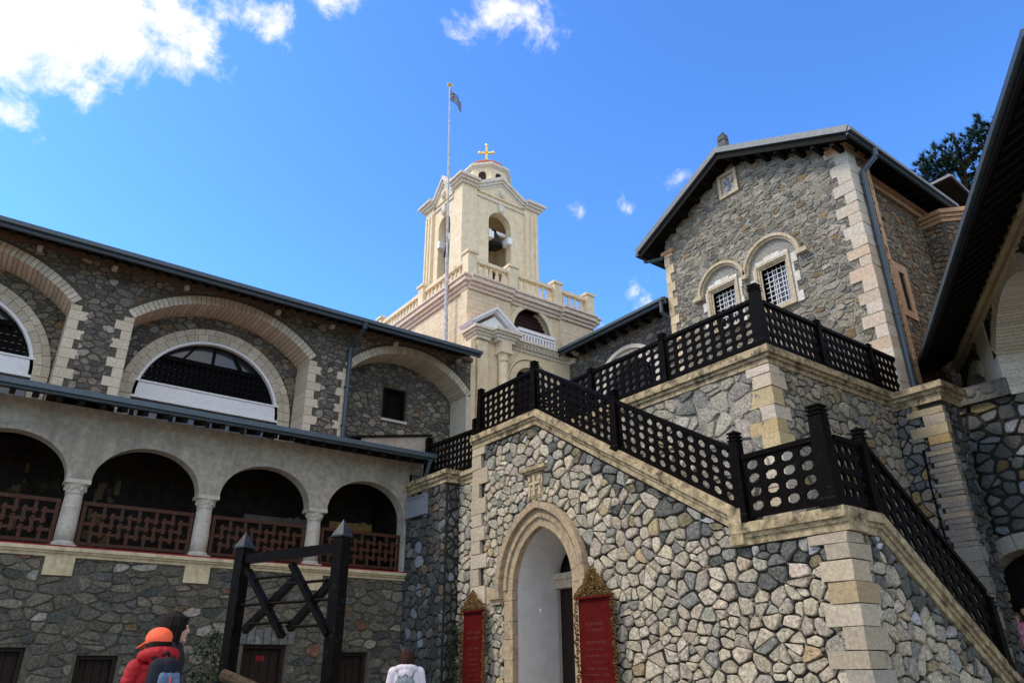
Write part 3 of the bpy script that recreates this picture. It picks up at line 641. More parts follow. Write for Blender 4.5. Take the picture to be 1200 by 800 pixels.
# ================================================================== corner buttress and low wall left of the portal
BU = empty('corner_buttress', (8.7, 14.2, 0), 'dark stained stone buttress in the inner corner carrying the small plaque', 'buttress')
U1 = facX(8.7); U2 = facX(9.06)
one(lambda b: (b.box(8.7, 9.6, 14.2, 16.3, 0, 5.2),), 'core', MORT_DK, BU)
one(lambda b: b.plate(U2, [(-14.2, 0), (-13.5, 0), (-13.5, 5.15), (-14.2, 5.15)], w0=-.4), 'return_wall', MORT_DK, BU)
RU = Rubble(BU, STONE_D)
RU.wall(U1, (-15.98, -14.22, .6, 5.2), .26, .22, PAL_DK, [[(-15.98, 4.62), (-15.0, 4.62), (-15.0, 5.1), (-15.98, 5.1)]], .014, .03, 41)
RU.wall(U2, (-14.18, -13.52, .3, 5.14), .26, .21, PAL_B, (), .015, .045, 42)
RU.wall(facY(14.2), (8.72, 9.04, .6, 5.15), .2, .2, PAL_DK, (), .03, .03, 43)
RU.done()
def bcop(b):
    for n0, n1, w in ((0, .10, .04), (.10, .18, .08), (.18, .28, .13)):
        b.strip(U1, [(-16.2, 5.2), (-14.2 + w, 5.2)], n0, n1, -.4, w); b.strip(U2, [(-14.2 + w + .003, 5.15), (-13.52, 5.15)], n0, n1, -.4, w)
one(bcop, 'buttress_coping', COPING, BU)
PQ = tag(one(lambda b: b.fbox(U1, -15.95, -15.05, 4.66, 5.06, .0, .05), 'wall_plaque', SLATE, None), 'blank blue grey stone plaque fixed high on the dark corner buttress', 'plaque')
one(lambda b: (b.fbox(U1, -15.98, -15.02, 5.06, 5.10, 0, .075), b.fbox(U1, -15.98, -15.02, 4.62, 4.66, 0, .075), b.fbox(U1, -15.98, -15.94, 4.66, 5.06, 0, .072), b.fbox(U1, -15.06, -15.02, 4.66, 5.06, 0, .072)), 'plaque_frame', SLATE, PQ)
one(lambda b: b.box(9.45, 11.2, 13.5, 18.1, 5.0, 5.28), 'walkway_floor', STEPM, BU)

# ================================================================== arcade gallery (lower storey of the left wing, Y=16)
AR = empty('arcade_gallery', (2, 16, 0), 'lower gallery with plastered round arches over a rubble stone wall', 'gallery')
A = facY(16.0)
doors = [(.55, 1.42, 1.68), (2.22, 2.9, 1.56), (5.14, 6.04, 1.78), (7.1, 7.9, 1.66)]
one(lambda b: b.plate(A, [(-7, 0), (8.72, 0), (8.72, 3.2), (-7, 3.2)], [[(a, .05), (c, .05), (c, z), (a, z)] for a, c, z in doors], w0=-.5), 'lower_wall', MORT_MD, AR)
RA = Rubble(AR, STONE)
exA = [[(a - .03, -1), (c + .03, -1), (c + .03, z + .02), (a - .03, z + .02)] for a, c, z in doors] + [[(x - .27, 2.86), (x + .27, 2.86), (x + .27, 3.3), (x - .27, 3.3)] for x in (-.79, 1.61, 4.02, 6.42)]
exA.append([(5.0, 1.76), (6.2, 1.76), (6.2, 2.12), (5.0, 2.12)])
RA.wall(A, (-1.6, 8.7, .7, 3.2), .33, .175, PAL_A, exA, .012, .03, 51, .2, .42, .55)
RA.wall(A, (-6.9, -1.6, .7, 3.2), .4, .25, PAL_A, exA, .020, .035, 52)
RA.done()
for k in range(7): one(lambda b: b.fbox(A, 5.02 + k * .168, 5.02 + k * .168 + .15, 1.79, 2.06 + .05 * (k % 2), -.1, .035), 'lintel_stone', SLAB, AR)
for i, (a, c, z) in enumerate(doors):
    d = one(lambda b: b.fbox(A, a, c, .05, z, -.32, -.26), 'door', DOORW, AR)
    n = 4
    for k in range(n): w = (c - a - .14) / n; one(lambda b: b.fbox(A, a + .07 + k * w + .01, a + .07 + (k + 1) * w - .01, .1, z - .08, -.26, -.235), 'plank', DOORW, d)
    one(lambda b: (b.fbox(A, a, a + .07, .05, z - .07, -.26, -.1), b.fbox(A, c - .07, c, .05, z - .07, -.26, -.1), b.fbox(A, a, c, z - .07, z, -.26, -.1)), 'door_frame', DOORW, d)
    if i == 2: one(lambda b: b.fbox(A, a + .36, a + .54, 1.48, 1.58, -.235, -.225), 'door_notice', CARPET, d)
one(lambda b: [b.fbox(A, -7, 8.72, z0, z1, -.5, w) for z0, z1, w in ((3.2, 3.26, .05), (3.26, 3.30, .10), (3.30, 3.365, .15))], 'ledge_moulding', BEIGE, AR)
one(lambda b: b.fbox(A, -7, 8.72, 3.365, 3.395, -.5, .13), 'red_edge_strip', CARPET, AR)
one(lambda b: b.box(-7, 8.72, 16.5, 18.4, 3.2, 3.37), 'gallery_floor', DARKWOOD, AR)
cx = [-.79, 1.61, 4.02, 6.42]
for x in cx: one(lambda b: b.fbox(A, x - .24, x + .24, 2.88, 3.2, -.2, .05), 'corbel_block', BEIGE, AR)
# plastered arches
bays = [(-.79 + .2, 1.61 - .2), (1.61 + .2, 4.02 - .2), (4.02 + .2, 6.42 - .2), (6.42 + .2, 8.62)]
AF = facY(16.03)
bays = [(-5.6 + .2, -3.2 - .2), (-3.2 + .2, -.79 - .2)] + bays
outl = [(-7, 6.05), (-7, 4.63)]
for a, c in bays: outl += [(a, 4.63)] + arch_pts((a + c) / 2, 4.63, (c - a) / 2, .80, 180, 0, 18)[1:-1] + [(c, 4.63)]
outl += [(8.72, 4.63), (8.72, 6.05)]
one(lambda b: b.plate(AF, outl, w0=-.34, w1=0), 'arcade_wall', PLASTER, AR)
one(lambda b: b.fbox(AF, 8.622, 8.72, 3.37, 4.629, -.34, -.003), 'end_pier', PLASTER, AR)
for a, c in bays[1:]:                                     # slightly proud rounded arch rim
    band(AF, arch_pts((a + c) / 2, 4.63, (c - a) / 2 - .012, .788, 0, 180, 22), arch_pts((a + c) / 2, 4.63, (c - a) / 2 + .07, .87, 0, 180, 22), -.30, .02).build('arch_rim', PLASTER, AR)
COLM = mat('grey limestone column', (.46, .42, .37), .85, 4, .15, .006, 30, stain=((.28, .26, .24), 3, .55, .8))
def shaft(b): b.lathe((0, 0, 0), [(.172, .13), (.168, .4), (.160, .8), (.15, 1.0)], 20)
def cbase(b): b.box(-.205, .205, -.205, .205, 0, .06); b.lathe((0, 0, 0), [(.20, .06), (.205, .085), (.19, .11), (.176, .13)], 20)
def ccap(b):
    b.lathe((0, 0, 0), [(.155, 1.0), (.168, 1.015), (.155, 1.03), (.165, 1.09), (.20, 1.17), (.205, 1.185)], 20)
    for q in range(12):
        t = R_(30 * q); b.ball((.172 * math.cos(t), .172 * math.sin(t), 1.10 + .03 * (q % 2)), .032, 1, 1, 1.4, 6, 5)
    b.box(-.215, .215, -.215, .215, 1.185, 1.265)
c0 = None
for x in [-3.2] + cx:
    at = (x, 16.19, 3.37)
    if c0 is None:
        c0 = []
        for nm, fn, sm in (('column_base', cbase, 0), ('column_shaft', shaft, 1), ('column_capital', ccap, 0)):
            m = MB(); fn(m); me = m.mesh(nm, COLM, smooth=bool(sm)); c0.append((nm, me))
    col = bpy.data.objects.new('column', c0[1][1]); COL.objects.link(col); col.parent = AR; col.location = Vector(at) - WLOC[AR.name]; WLOC[col.name] = Vector(at)
    for nm, me in (c0[0], c0[2]):
        o = bpy.data.objects.new(nm, me); COL.objects.link(o); o.parent = col
    for k in (.42, .74):
        one(lambda b: b.lathe(at, [(.1685, k), (.172, k + .008), (.1675, k + .016)], 20), 'drum_joint', COLM, col)
# brown fretwork railings between the columns
for a, c in [(-.79 + .19, 1.61 - .19), (1.61 + .19, 4.02 - .19), (4.02 + .19, 6.42 - .19), (6.42 + .19, 8.66)]:
    BR = one(lambda b: (b.fbox(A, a, c, 4.20, 4.27, -.24, -.16), b.fbox(A, a, c, 3.46, 3.52, -.23, -.17), b.fbox(A, a, a + .07, 3.39, 4.20, -.235, -.165), b.fbox(A, c - .07, c, 3.39, 4.20, -.235, -.165)), 'balustrade', BROWN, AR)
    W_ = c - a - .14; n = round(W_ / .155); s = W_ / n; u0 = a + .07; H0, H1 = 3.52, 4.20; sv = (H1 - H0) / 4
    for i in range(n + 1):                       # basket pattern: short uprights and cross bars taking turns
        for j in range(4):
            z0 = H0 + j * sv
            if i < n and (i + j) % 2 == 0: one(lambda b: b.fbox(A, u0 + i * s - s * .35, u0 + (i + 1) * s + s * .35, z0 - .03, z0 + .03, -.221, -.181), 'slat', BROWN, BR) if j else None
            if 0 < i < n and (i + j) % 2 == 1: one(lambda b: b.fbox(A, u0 + i * s - .03, u0 + i * s + .03, max(H0, z0 - sv * .4), min(H1, z0 + sv * 1.4), -.217, -.177), 'slat', BROWN, BR)
# dark painted back wall of the gallery with dim gilding, ceiling
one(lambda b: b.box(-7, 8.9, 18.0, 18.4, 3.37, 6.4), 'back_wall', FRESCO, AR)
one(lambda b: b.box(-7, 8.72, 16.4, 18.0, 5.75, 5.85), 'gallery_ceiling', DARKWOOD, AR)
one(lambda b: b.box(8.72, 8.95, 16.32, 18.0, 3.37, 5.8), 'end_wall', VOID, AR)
BW = facY(18.0)
def gild(b):
    r = random.Random(3)
    for (u0, u1, v0, v1, n) in ((2.1, 2.35, 3.6, 5.0, 14), (2.45, 2.6, 3.6, 5.0, 8), (4.35, 4.5, 3.5, 4.1, 6), (.7, .9, 4.0, 5.2, 8)):
        for q in range(n):
            u, v = r.uniform(u0, u1), r.uniform(v0, v1); w = r.uniform(.02, .06); h = r.uniform(.03, .16)
            b.fbox(BW, u - w, u + w, v - h, v + h, 0, .006 + .002 * q)
one(gild, 'fresco_gilding', mat('dim gold leaf', (.09, .055, .016), .5, 20, .6), AR)
def scroll(b, u, v, L):
    b.fbox(BW, u, u + L, v - .10, v + .10, 0, .03)
    for q in range(3): b.prism(BW, [(u + L + q * .2 + .13 * math.cos(R_(45 * j)), v + (.03 if q == 1 else 0) + .13 * math.sin(R_(45 * j))) for j in range(8)], 0, .031 + q * .004)
one(lambda b: scroll(b, 7.55, 4.68, .75), 'painted_banner', mat('ochre fresco', (.32, .2, .08), .9, 5, .3), AR)
one(lambda b: scroll(b, 5.4, 4.62, 1.1), 'painted_banner', mat('grey fresco', (.16, .145, .13), .9, 5, .3), AR)
# roof of the gallery
def lroof(b):
    b.prism(Fr((0, 0, 0), (0, 1, 0), (1, 0, 0)), [(15.2, 5.98), (18.3, 6.86), (18.3, 6.98), (15.2, 6.09)], -7, 8.86)
one(lroof, 'gallery_roof', ROOF, AR)
one(lambda b: b.box(-7, 8.90, 15.12, 15.2, 5.93, 6.10), 'fascia', ROOFEDGE, AR)
one(lambda b: (b.box(-7, 8.91, 15.04, 15.12, 5.97, 6.06),), 'gutter', ROOFEDGE, AR)
for k in range(38): one(lambda b: b.bar((-5 + .37 * k, 15.22, 5.90), (-5 + .37 * k, 16.0, 6.12), .09, .13), 'rafter', DARKWOOD, AR)
one(lambda b: b.path([(8.78, 15.12, 5.95), (8.78, 15.3, 5.6), (8.78, 15.3, 5.52)], .05, 8), 'downpipe', ROOFEDGE, AR)
# small plastered hatch on the roof
HT = empty('roof_hatch', (7.6, 16.0, 6.2), 'small wedge shaped plastered hatch with dark flat cap on the gallery roof', 'roof hatch')
hf = facY(16.0)
one(lambda b: b.prism(hf, [(7.2, 6.1), (9.22, 6.1), (9.22, 6.80), (7.35, 6.45)], -1.2, 0), 'hatch_wall', PLASTER, HT)
one(lambda b: b.prism(hf, [(7.05, 6.40), (9.28, 6.82), (9.28, 6.87), (7.05, 6.45)], -1.3, .06), 'hatch_cap', DARKWOOD, HT)

# ================================================================== upper wing with recessed arches (Y=18)
UW = empty('upper_wing', (5, 18, 6.5), 'upper storey of rubble stone with three wide recessed brick arches', 'building')
A2 = facY(18.0); A3 = facY(18.9)
def seg(u0, u1, z, rise, n=24, ex=0):
    hw = (u1 - u0) / 2; c = (u0 + u1) / 2; r = (hw * hw + rise * rise) / (2 * rise); a = math.asin(hw / r) ; cz = z + rise - r
    return [(c + (r + ex) * math.sin(a - 2 * a * i / n), cz + (r + ex) * math.cos(a - 2 * a * i / n)) for i in range(n + 1)]
arches = [(-3.55, .86), (2.15, 6.56), (7.72, 11.62)]
AZ, ARISE = 8.98, .90
outl = [(-7, 6.5)]
for a, c in arches: outl += [(a - .03, 6.5)] + seg(a, c, AZ, ARISE, 24, .03)[::-1] + [(c + (.03 if c < 11 else 0), 6.5)]
outl += [(11.76, 6.5), (11.76, 10.38), (-7, 10.38)]
one(lambda b: b.plate(A2, outl, w0=-.88, w1=0), 'front_wall', MORT_MD, UW)
wins = [(-1.32, 7.3), (4.36, 7.3)]
WR = 1.80
holes = [opening(c, WR, 6.52, 7.42, WR) for c, z in wins] + [[(9.24, 8.1), (10.0, 8.1), (10.0, 9.08), (9.24, 9.08)]]
one(lambda b: b.plate(A3, [(-7, 6.5), (11.76, 6.5), (11.76, 10.4), (-7, 10.4)], holes, w0=-.4, w1=0), 'recess_wall', MORT_MD, UW)
RU2 = Rubble(UW, STONE)
exs = []
for a, c in arches:
    exs.append([(a - .3, 6), (c + .3, 6), (c + .3, AZ), (a - .3, AZ)]); exs.append(seg(a, c, AZ, ARISE, 24, .3) + [(a - .2, AZ - .1), (c + .2, AZ - .1)])
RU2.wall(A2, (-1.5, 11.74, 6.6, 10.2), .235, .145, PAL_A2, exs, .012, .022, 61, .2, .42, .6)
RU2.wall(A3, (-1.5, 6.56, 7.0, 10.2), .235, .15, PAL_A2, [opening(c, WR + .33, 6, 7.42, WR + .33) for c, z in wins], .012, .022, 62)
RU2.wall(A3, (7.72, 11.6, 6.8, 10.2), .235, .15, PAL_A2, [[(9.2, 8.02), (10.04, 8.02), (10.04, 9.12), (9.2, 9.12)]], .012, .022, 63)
RU2.done()
for i, (a, c) in enumerate(arches):
    g = one(lambda b: b.fbox(A2, a, c, 6.5, 6.52, -.85, -.8), 'brick_arch', ASHLAR, UW)
    ring(g, A2, seg(a, c, AZ, ARISE, 40), seg(a, c, AZ, ARISE, 40, .22), 44, -.87, .025, rng, LIMEA, .007, 'voussoir', w1j=.006)
    for side in (0, 1):
        if i == 2 and side: continue
        e = (a, c)[side]; s = (-1, 1)[side]; z = 6.5; k = 0
        while z < AZ - .02:
            h = min(.235, AZ - z); L = .36 if k % 2 else .2; u0, u1 = sorted((e - s * .02, e + s * L)); bb = MB(); q = rng.choice(LIMEA); bb.cur = q
            bb.fbox(A2, u0, u1, z + .005, z + h - .005, -.87, .022); bb.build('quoin', ASHLAR, g, tint=True); z += h; k += 1
one(lambda b: b.fbox(A2, 11.60, 11.77, 6.5, AZ + .02, -.89, .03), 'end_jamb', JAMB, UW)
# big half round windows
for c, z in wins:
    g = band(A3, arch_pts(c, 7.42, WR - .07, WR - .07, 0, 180, 30), arch_pts(c, 7.42, WR, WR, 0, 180, 30), -.12, .02).build('window', WHITE, UW)
    ring(g, A3, arch_pts(c, 7.42, WR, WR, 0, 180, 40), arch_pts(c, 7.42, WR + .17, WR + .17, 0, 180, 40), 22, -.1, .045, rng, LIMEA, .006)
    ring(g, A3, arch_pts(c, 7.42, WR + .175, WR + .175, 0, 180, 40), arch_pts(c, 7.42, WR + .33, WR + .33, 0, 180, 40), 25, -.1, .055, rng, LIMEA, .006)
    for s in (-1, 1):
        for k in range(4): bb = MB(); bb.cur = rng.choice(LIMEA); u0, u1 = sorted((c + s * WR, c + s * (WR + .33))); bb.fbox(A3, u0, u1, 6.5 + k * .23, 6.5 + k * .23 + .222, -.1, .05); bb.build('jamb_block', ASHLAR, g, tint=True)
    one(lambda b: (b.fbox(A3, c - WR, c + WR, 7.42, 7.78, -.15, .02), b.fbox(A3, c - WR, c + WR, 7.78, 7.82, -.15, .06), b.fbox(A3, c - WR, c + WR, 7.36, 7.42, -.15, .045)), 'white_sill_band', WHITE, g)
    one(lambda b: b.prism(A3, arch_pts(c, 7.45, WR - .01, WR - .01, 0, 180, 30), -.30, -.26), 'pane', GLASS, g)
    one(lambda b: b.fbox(A3, c - WR, c + WR, 6.50, 7.44, -.36, -.31), 'lower_pane', GLASS, g)
    for k in range(4): one(lambda b: b.fbox(A3, c - WR + .1 + k * .9, c - WR + .18 + k * .9, 6.52, 7.36, -.3, -.22), 'mullion', DARKWOOD, g)
    def scr(b):
        s = .135; n = int(3.3 / s)
        hw = lambda v: math.sqrt(max(0, 1.72 ** 2 - (v - 7.42) ** 2))
        for j in range(5): v = 7.86 + j * .17; w = hw(v + .04); b.fbox(A3, c - w, c + w, v - .028, v + .028, -.16, -.10)
        for i in range(n): u = c - 1.62 + i * s; v1 = min(8.55, 7.42 + math.sqrt(max(0, 1.70 ** 2 - (u - c) ** 2))); b.fbox(A3, u - .03, u + .03, 7.82, v1, -.155, -.108)
        w = hw(8.62); b.fbox(A3, c - w, c + w, 8.52, 8.64, -.18, -.08)
    one(scr, 'timber_screen', BLACK, g)
    one(lambda b: [b.bar(A3.p(c, 8.6, -.2), A3.p(c + 1.7 * math.cos(R_(a)), 7.42 + 1.7 * math.sin(R_(a)), -.2), .05, .05, up=A3.N) for a in (72, 108, 90)] if 0 else [b.bar(A3.p(c + .5 * s, 8.6, -.2), A3.p(c + .28 * s, 9.12, -.2), .05, .05, up=A3.N) for s in (-1.6, 1.6)] + [b.bar(A3.p(c, 8.6, -.2), A3.p(c, 9.18, -.2), .05, .05, up=A3.N)], 'glazing_bar', DARKWOOD, g)
# small barred window in the third recess
g = one(lambda b: (b.fbox(A3, 9.24, 9.31, 8.1, 9.08, -.2, .01), b.fbox(A3, 9.93, 10.0, 8.1, 9.08, -.2, .01), b.fbox(A3, 9.31, 9.93, 9.02, 9.08, -.2, .01)), 'window', DARKWOOD, UW)
one(lambda b: b.fbox(A3, 9.24, 10.0, 8.1, 9.08, -.3, -.22), 'pane', VOID, g)
for k in range(5): one(lambda b: b.tube(A3.p(9.40 + k * .11, 8.12, -.02), A3.p(9.40 + k * .11, 9.04, -.02), .011, n=6), 'window_bar', BLACK, g)
one(lambda b: b.fbox(A3, 9.2, 10.04, 8.02, 8.09, -.15, .09), 'window_sill', PALE, g)
# eaves
def uroof(b): b.prism(Fr((0, 0, 0), (0, 1, 0), (1, 0, 0)), [(17.05, 9.99), (23, 12.4), (23, 12.53), (17.05, 10.12)], -7, 11.42)
one(uroof, 'roof', DARKWOOD, UW)
one(lambda b: b.prism(Fr((0, 0, 0), (0, 1, 0), (1, 0, 0)), [(17.0, 10.125), (23, 12.55), (23, 12.58), (17.0, 10.155)], -7, 11.44), 'roof_tiles', ROOF, UW)
one(lambda b: b.box(-7, 11.45, 16.97, 17.05, 9.92, 10.10), 'fascia', ROOFEDGE, UW)
one(lambda b: b.box(-7, 11.46, 16.87, 16.97, 9.99, 10.09), 'gutter', ROOFEDGE, UW)
one(lambda b: b.box(-7, 11.77, 17.88, 17.997, 10.16, 10.28), 'eaves_moulding', mat('brown eaves moulding', (.12, .085, .055), .9, 5, .2), UW)
for k in range(48): one(lambda b: b.bar((-3.0 + .3 * k, 17.07, 9.95), (-3.0 + .3 * k, 17.99, 10.32), .08, .10), 'rafter', DARKWOOD, UW)
one(lambda b: b.box(11.77, 11.94, 18.02, 18.58, 6.5, 11.0), 'gable_end', CREAM_S, UW)
one(lambda b: b.path([(7.62, 16.92, 10.0), (7.62, 17.0, 9.85), (7.66, 17.85, 9.62), (7.66, 17.92, 9.4), (7.66, 17.92, 6.9)], .062, 10), 'downpipe', ROOFEDGE, UW)
one(lambda b: [b.box(7.58, 7.76, 17.85, 17.99, z, z + .05) for z in (9.5, 8.4, 7.3)], 'pipe_clip', ROOFEDGE, UW)
for x in (-.1, 1.45, 3.1, 5.45, 7.0, 9.0, 11.2):
    one(lambda b: (b.box(x, x + .11, 17.84, 17.99, 10.03, 10.13), b.box(x + .02, x + .09, 17.81, 17.84, 10.045, 10.115)), 'lamp_box', LAMPM, UW)
# flagpole
FP = empty('flagpole', (11.62, 19.4, 11), 'tall slim whitish flagpole with small striped flag beside the bell tower', 'flagpole')
p0, p1 = Vector((11.66, 19.4, 11.0)), Vector((11.44, 19.4, 22.45))
one(lambda b: (b.tube(p0, p0.lerp(p1, .32), .07, .065, 8), b.tube(p0.lerp(p1, .32), p1, .045, .03, 8)), 'pole', mat('weathered pole paint', (.45, .44, .47), .7, 3, .4), FP)
one(lambda b: b.lathe(p1, [(.10, 0), (.12, .03), (.06, .08), (.01, .1)], 8), 'finial', GOLDX, FP)
def flag(b):
    for i in range(8):
        for j in range(9):
            b.m = (j % 2) if not (i < 3 and j < 5) else (1 if (i == 1 or j == 2) else 0)
            P = lambda a, c: p1 + Vector((.03 + .05 * a, -.03 * a + .05 * math.sin(a * 1.1), -.12 - .055 * c - .085 * a + .025 * math.sin(a * 1.5 + c * .5)))
            b.add([P(i, j), P(i + 1, j), P(i + 1, j + 1), P(i, j + 1)], [(0, 1, 2, 3)])
one(flag, 'flag', [mat('flag blue', (.03, .06, .22), .8, 3, .1), mat('flag white', (.30, .30, .33), .8, 3, .1)], FP)
one(lambda b: b.tube((11.6, 19.4, 15.4), (11.95, 20.2, 15.15), .03, n=6), 'stay', BLACK, FP)

# ================================================================== bell tower
TW = empty('bell_tower', (14.9, 21.2, 0), 'cream stucco bell tower with arched belfry, balustrade and gold cross', 'bell tower')
T1 = facY(18.1); T2 = facY(18.6)
# projecting lower front with columns, entablature, pediment
one(lambda b: b.plate(T1, [(11.99, 5), (16.9, 5), (16.9, 11.10), (11.99, 11.10)], [opening(14.15, .62, 8.0, 9.9, .66)], w0=-.35), 'porch_wall', CREAM_S, TW)
band(T1, arch_pts(14.15, 9.9, .62, .66, 0, 180, 20), arch_pts(14.15, 9.9, .86, .90, 0, 180, 20), -.05, .08).build('arch_trim', CREAM_S, TW)
band(T1, arch_pts(14.15, 9.9, .90, .94, 0, 180, 20), arch_pts(14.15, 9.9, .97, 1.01, 0, 180, 20), -.05, .11).build('arch_trim', CREAM_S, TW)
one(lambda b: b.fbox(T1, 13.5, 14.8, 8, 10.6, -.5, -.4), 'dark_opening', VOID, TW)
for x in (12.98, 16.25):
    c = one(lambda b: b.lathe((x, 17.93, 6), [(.17, 0), (.165, 2), (.155, 4.5)], 16), 'column', CREAM_S, TW, smooth=True)
    one(lambda b: (b.lathe((x, 17.93, 6), [(.165, 4.44), (.19, 4.47), (.165, 4.51), (.17, 4.64), (.21, 4.71)], 16), b.box(x - .24, x + .24, 17.69, 18.09, 10.71, 10.80), b.box(x - .20, x + .20, 17.73, 18.09, 10.80, 11.10)), 'capital', CREAM_S, c)
one(lambda b: (b.fbox(T1, 12.02, 12.42, 5, 11.06, 0, .10),), 'pilaster', CREAM_S, TW)
def ent(b):
    for z0, z1, w in ((11.10, 11.21, .05), (11.21, 11.30, .10), (11.30, 11.38, .17), (11.38, 11.48, .24)):
        b.fbox(T1, 11.99 - w, 16.9 + .0, z0, z1, -.5, w)
        for x in (12.98, 16.25): b.fbox(T1, x - .30 - w, x + .30 + w, z0 + .002, z1 + .002, -.4, w + .32)
        b.fbox(T1, 11.99 - w - .003, 12.45 + w, z0 + .001, z1 + .001, -.5, w + .12)
one(ent, 'entablature', GREYMOLD, TW)
def dent(b):
    for k in range(34): b.fbox(T1, 12.0 + k * .144, 12.07 + k * .144, 11.215, 11.295, .10, .155)
one(dent, 'dentils', GREYMOLD, TW)
pd = one(lambda b: b.prism(T1, [(11.9, 11.485), (13.42, 11.485), (12.66, 12.04)], -.5, .12), 'pediment', WHITE, TW)
def ped(b):
    for n0, n1, w in ((0, .07, .20), (.07, .14, .30)): b.strip(T1, [(11.74, 11.50), (12.66, 12.17), (13.58, 11.50)], n0, n1, -.5, w)
one(ped, 'raking_cornice', WHITE, pd)
one(lambda b: b.strip(T1, [(11.70, 11.60), (12.66, 12.315), (13.62, 11.60)], 0, .03, -.52, .27), 'pediment_roof', REDROOF, pd)
# tower block
X0, X1, Y0, Y1 = 11.95, 17.6, 18.6, 25.1
one(lambda b: b.plate(T2, [(X0, 5), (X1, 5), (X1, 13.1), (X0, 13.1)], [opening(14.72, .84, 11.5, 12.15, 1.0)], w0=-.4), 'front_wall', CREAM, TW)
one(lambda b: b.plate(facX(X0), [(-Y1, 5), (-Y0 - .402, 5), (-Y0 - .402, 13.1), (-Y1, 13.1)], w0=-.4), 'left_wall', CREAM, TW)
one(lambda b: b.box(X0 + .4, X1, Y0 + .402, Y1, 12.6, 13.1), 'deck', CREAM_S, TW)
one(lambda b: b.box(X1 - .4, X1, Y0 + .402, Y1, 5, 12.6), 'right_wall', CREAM, TW)
for a, c in ((X0 - .06, 13.72), (16.0, X1 + .06)):
    one(lambda b: b.fbox(T2, a, c, 5, 13.1, -.3, .10), 'corner_pilaster', CREAM, TW)
one(lambda b: b.box(X0 - .06, X0 + .2, 23.4, 25.15, 5, 13.1), 'corner_pilaster', CREAM, TW)
band(T2, arch_pts(14.72, 12.15, .84, 1.0, 0, 180, 20), arch_pts(14.72, 12.15, 1.02, 1.18, 0, 180, 20), -.1, .05).build('arch_trim', CREAM_S, TW)
w = one(lambda b: b.prism(T2, opening(14.72, .83, 11.5, 12.15, .99), -.32, -.26), 'louvred_window', mat('dark red shutters', (.045, .02, .016), .7, 8, .3), TW)
for k in range(6): one(lambda b: b.fbox(T2, 14.72 - .82, 14.72 + .82, 12.3 + k * .13, 12.35 + k * .13, -.262, -.235), 'louvre', DOORW, w)
RL = one(lambda b: (b.fbox(T2, 13.86, 15.50, 11.98, 12.10, .26, .38), b.fbox(T2, 13.86, 15.50, 11.88, 11.94, .28, .36), b.fbox(T2, 13.86, 15.50, 11.49, 11.58, .28, .36)), 'white_balcony_rail', WHITE, TW)
for k in range(13): one(lambda b: b.fbox(T2, 13.88 + k * .13, 13.945 + k * .13, 11.58, 11.88, .29, .35), 'baluster', WHITE, RL)
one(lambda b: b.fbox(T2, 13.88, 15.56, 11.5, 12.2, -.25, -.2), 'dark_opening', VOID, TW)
def corn(b, z, lay, x0, x1, y0, y1):
    for z0, z1, w in lay: b.box(x0 - w, x1 + w, y0 - w, y1 + w, z + z0, z + z1)
one(lambda b: (corn(b, 13.1, ((0, .12, .08), (.12, .24, .16), (.24, .40, .26), (.40, .47, .32)), X0, X1, Y0, Y1), [b.fbox(T2, a, c, 13.1 + z0 + .002, 13.1 + z1 + .002, -.3, w + .10) for a, c in ((X0 - .03, 13.72), (16.0, X1 + .03)) for z0, z1, w in ((0, .12, .08), (.12, .24, .16), (.24, .40, .26), (.40, .47, .32))]), 'cornice', PINK, TW)
# balustrade
pm = MB(); pm.lathe((0, 0, 0), [(.07, 0), (.07, .05), (.045, .08), (.075, .2), (.08, .28), (.045, .42), (.04, .46), (.065, .50), (.065, .55)], 10)
PMB = pm.mesh('baluster', CREAM_S, smooth=True)
def balus(fr_pts, peds):
    BA = one(lambda b: [(b.bar(a + Vector((0, 0, .62)), c + Vector((0, 0, .62)), .22, .14), b.bar(a + Vector((0, 0, -.01)), c + Vector((0, 0, -.01)), .22, .10)) for a, c in fr_pts], 'balustrade', CREAM_S, TW)
    for a, c in fr_pts:
        n = int((c - a).length / .25)
        for i in range(n):
            o = bpy.data.objects.new('baluster', PMB); COL.objects.link(o); o.parent = BA; p = a.lerp(c, (i + .5) / n); o.location = p - WLOC[BA.name]
    for p in peds: one(lambda b: (b.box(p.x - .18, p.x + .18, p.y - .18, p.y + .18, p.z - .07, p.z + .80), b.box(p.x - .23, p.x + .23, p.y - .23, p.y + .23, p.z + .80, p.z + .90), b.lathe((p.x, p.y, p.z + .90), [(.28, 0), (.02, .14)], 4)), 'pedestal', CREAM_S, BA)
zb = 13.64; yb = 18.52; xb = 11.98
px_ = [xb, 13.74, 15.8, 17.42]
balus([(Vector((px_[i] + .2, yb, zb)), Vector((px_[i + 1] - .2, yb, zb))) for i in range(3)], [Vector((x, yb, zb)) for x in px_])
py_ = [18.52, 21.6, 25.0]
balus([(Vector((xb, py_[i] + .2, zb)), Vector((xb, py_[i + 1] - .2, zb))) for i in range(2)], [Vector((xb, y, zb)) for y in py_[1:]])
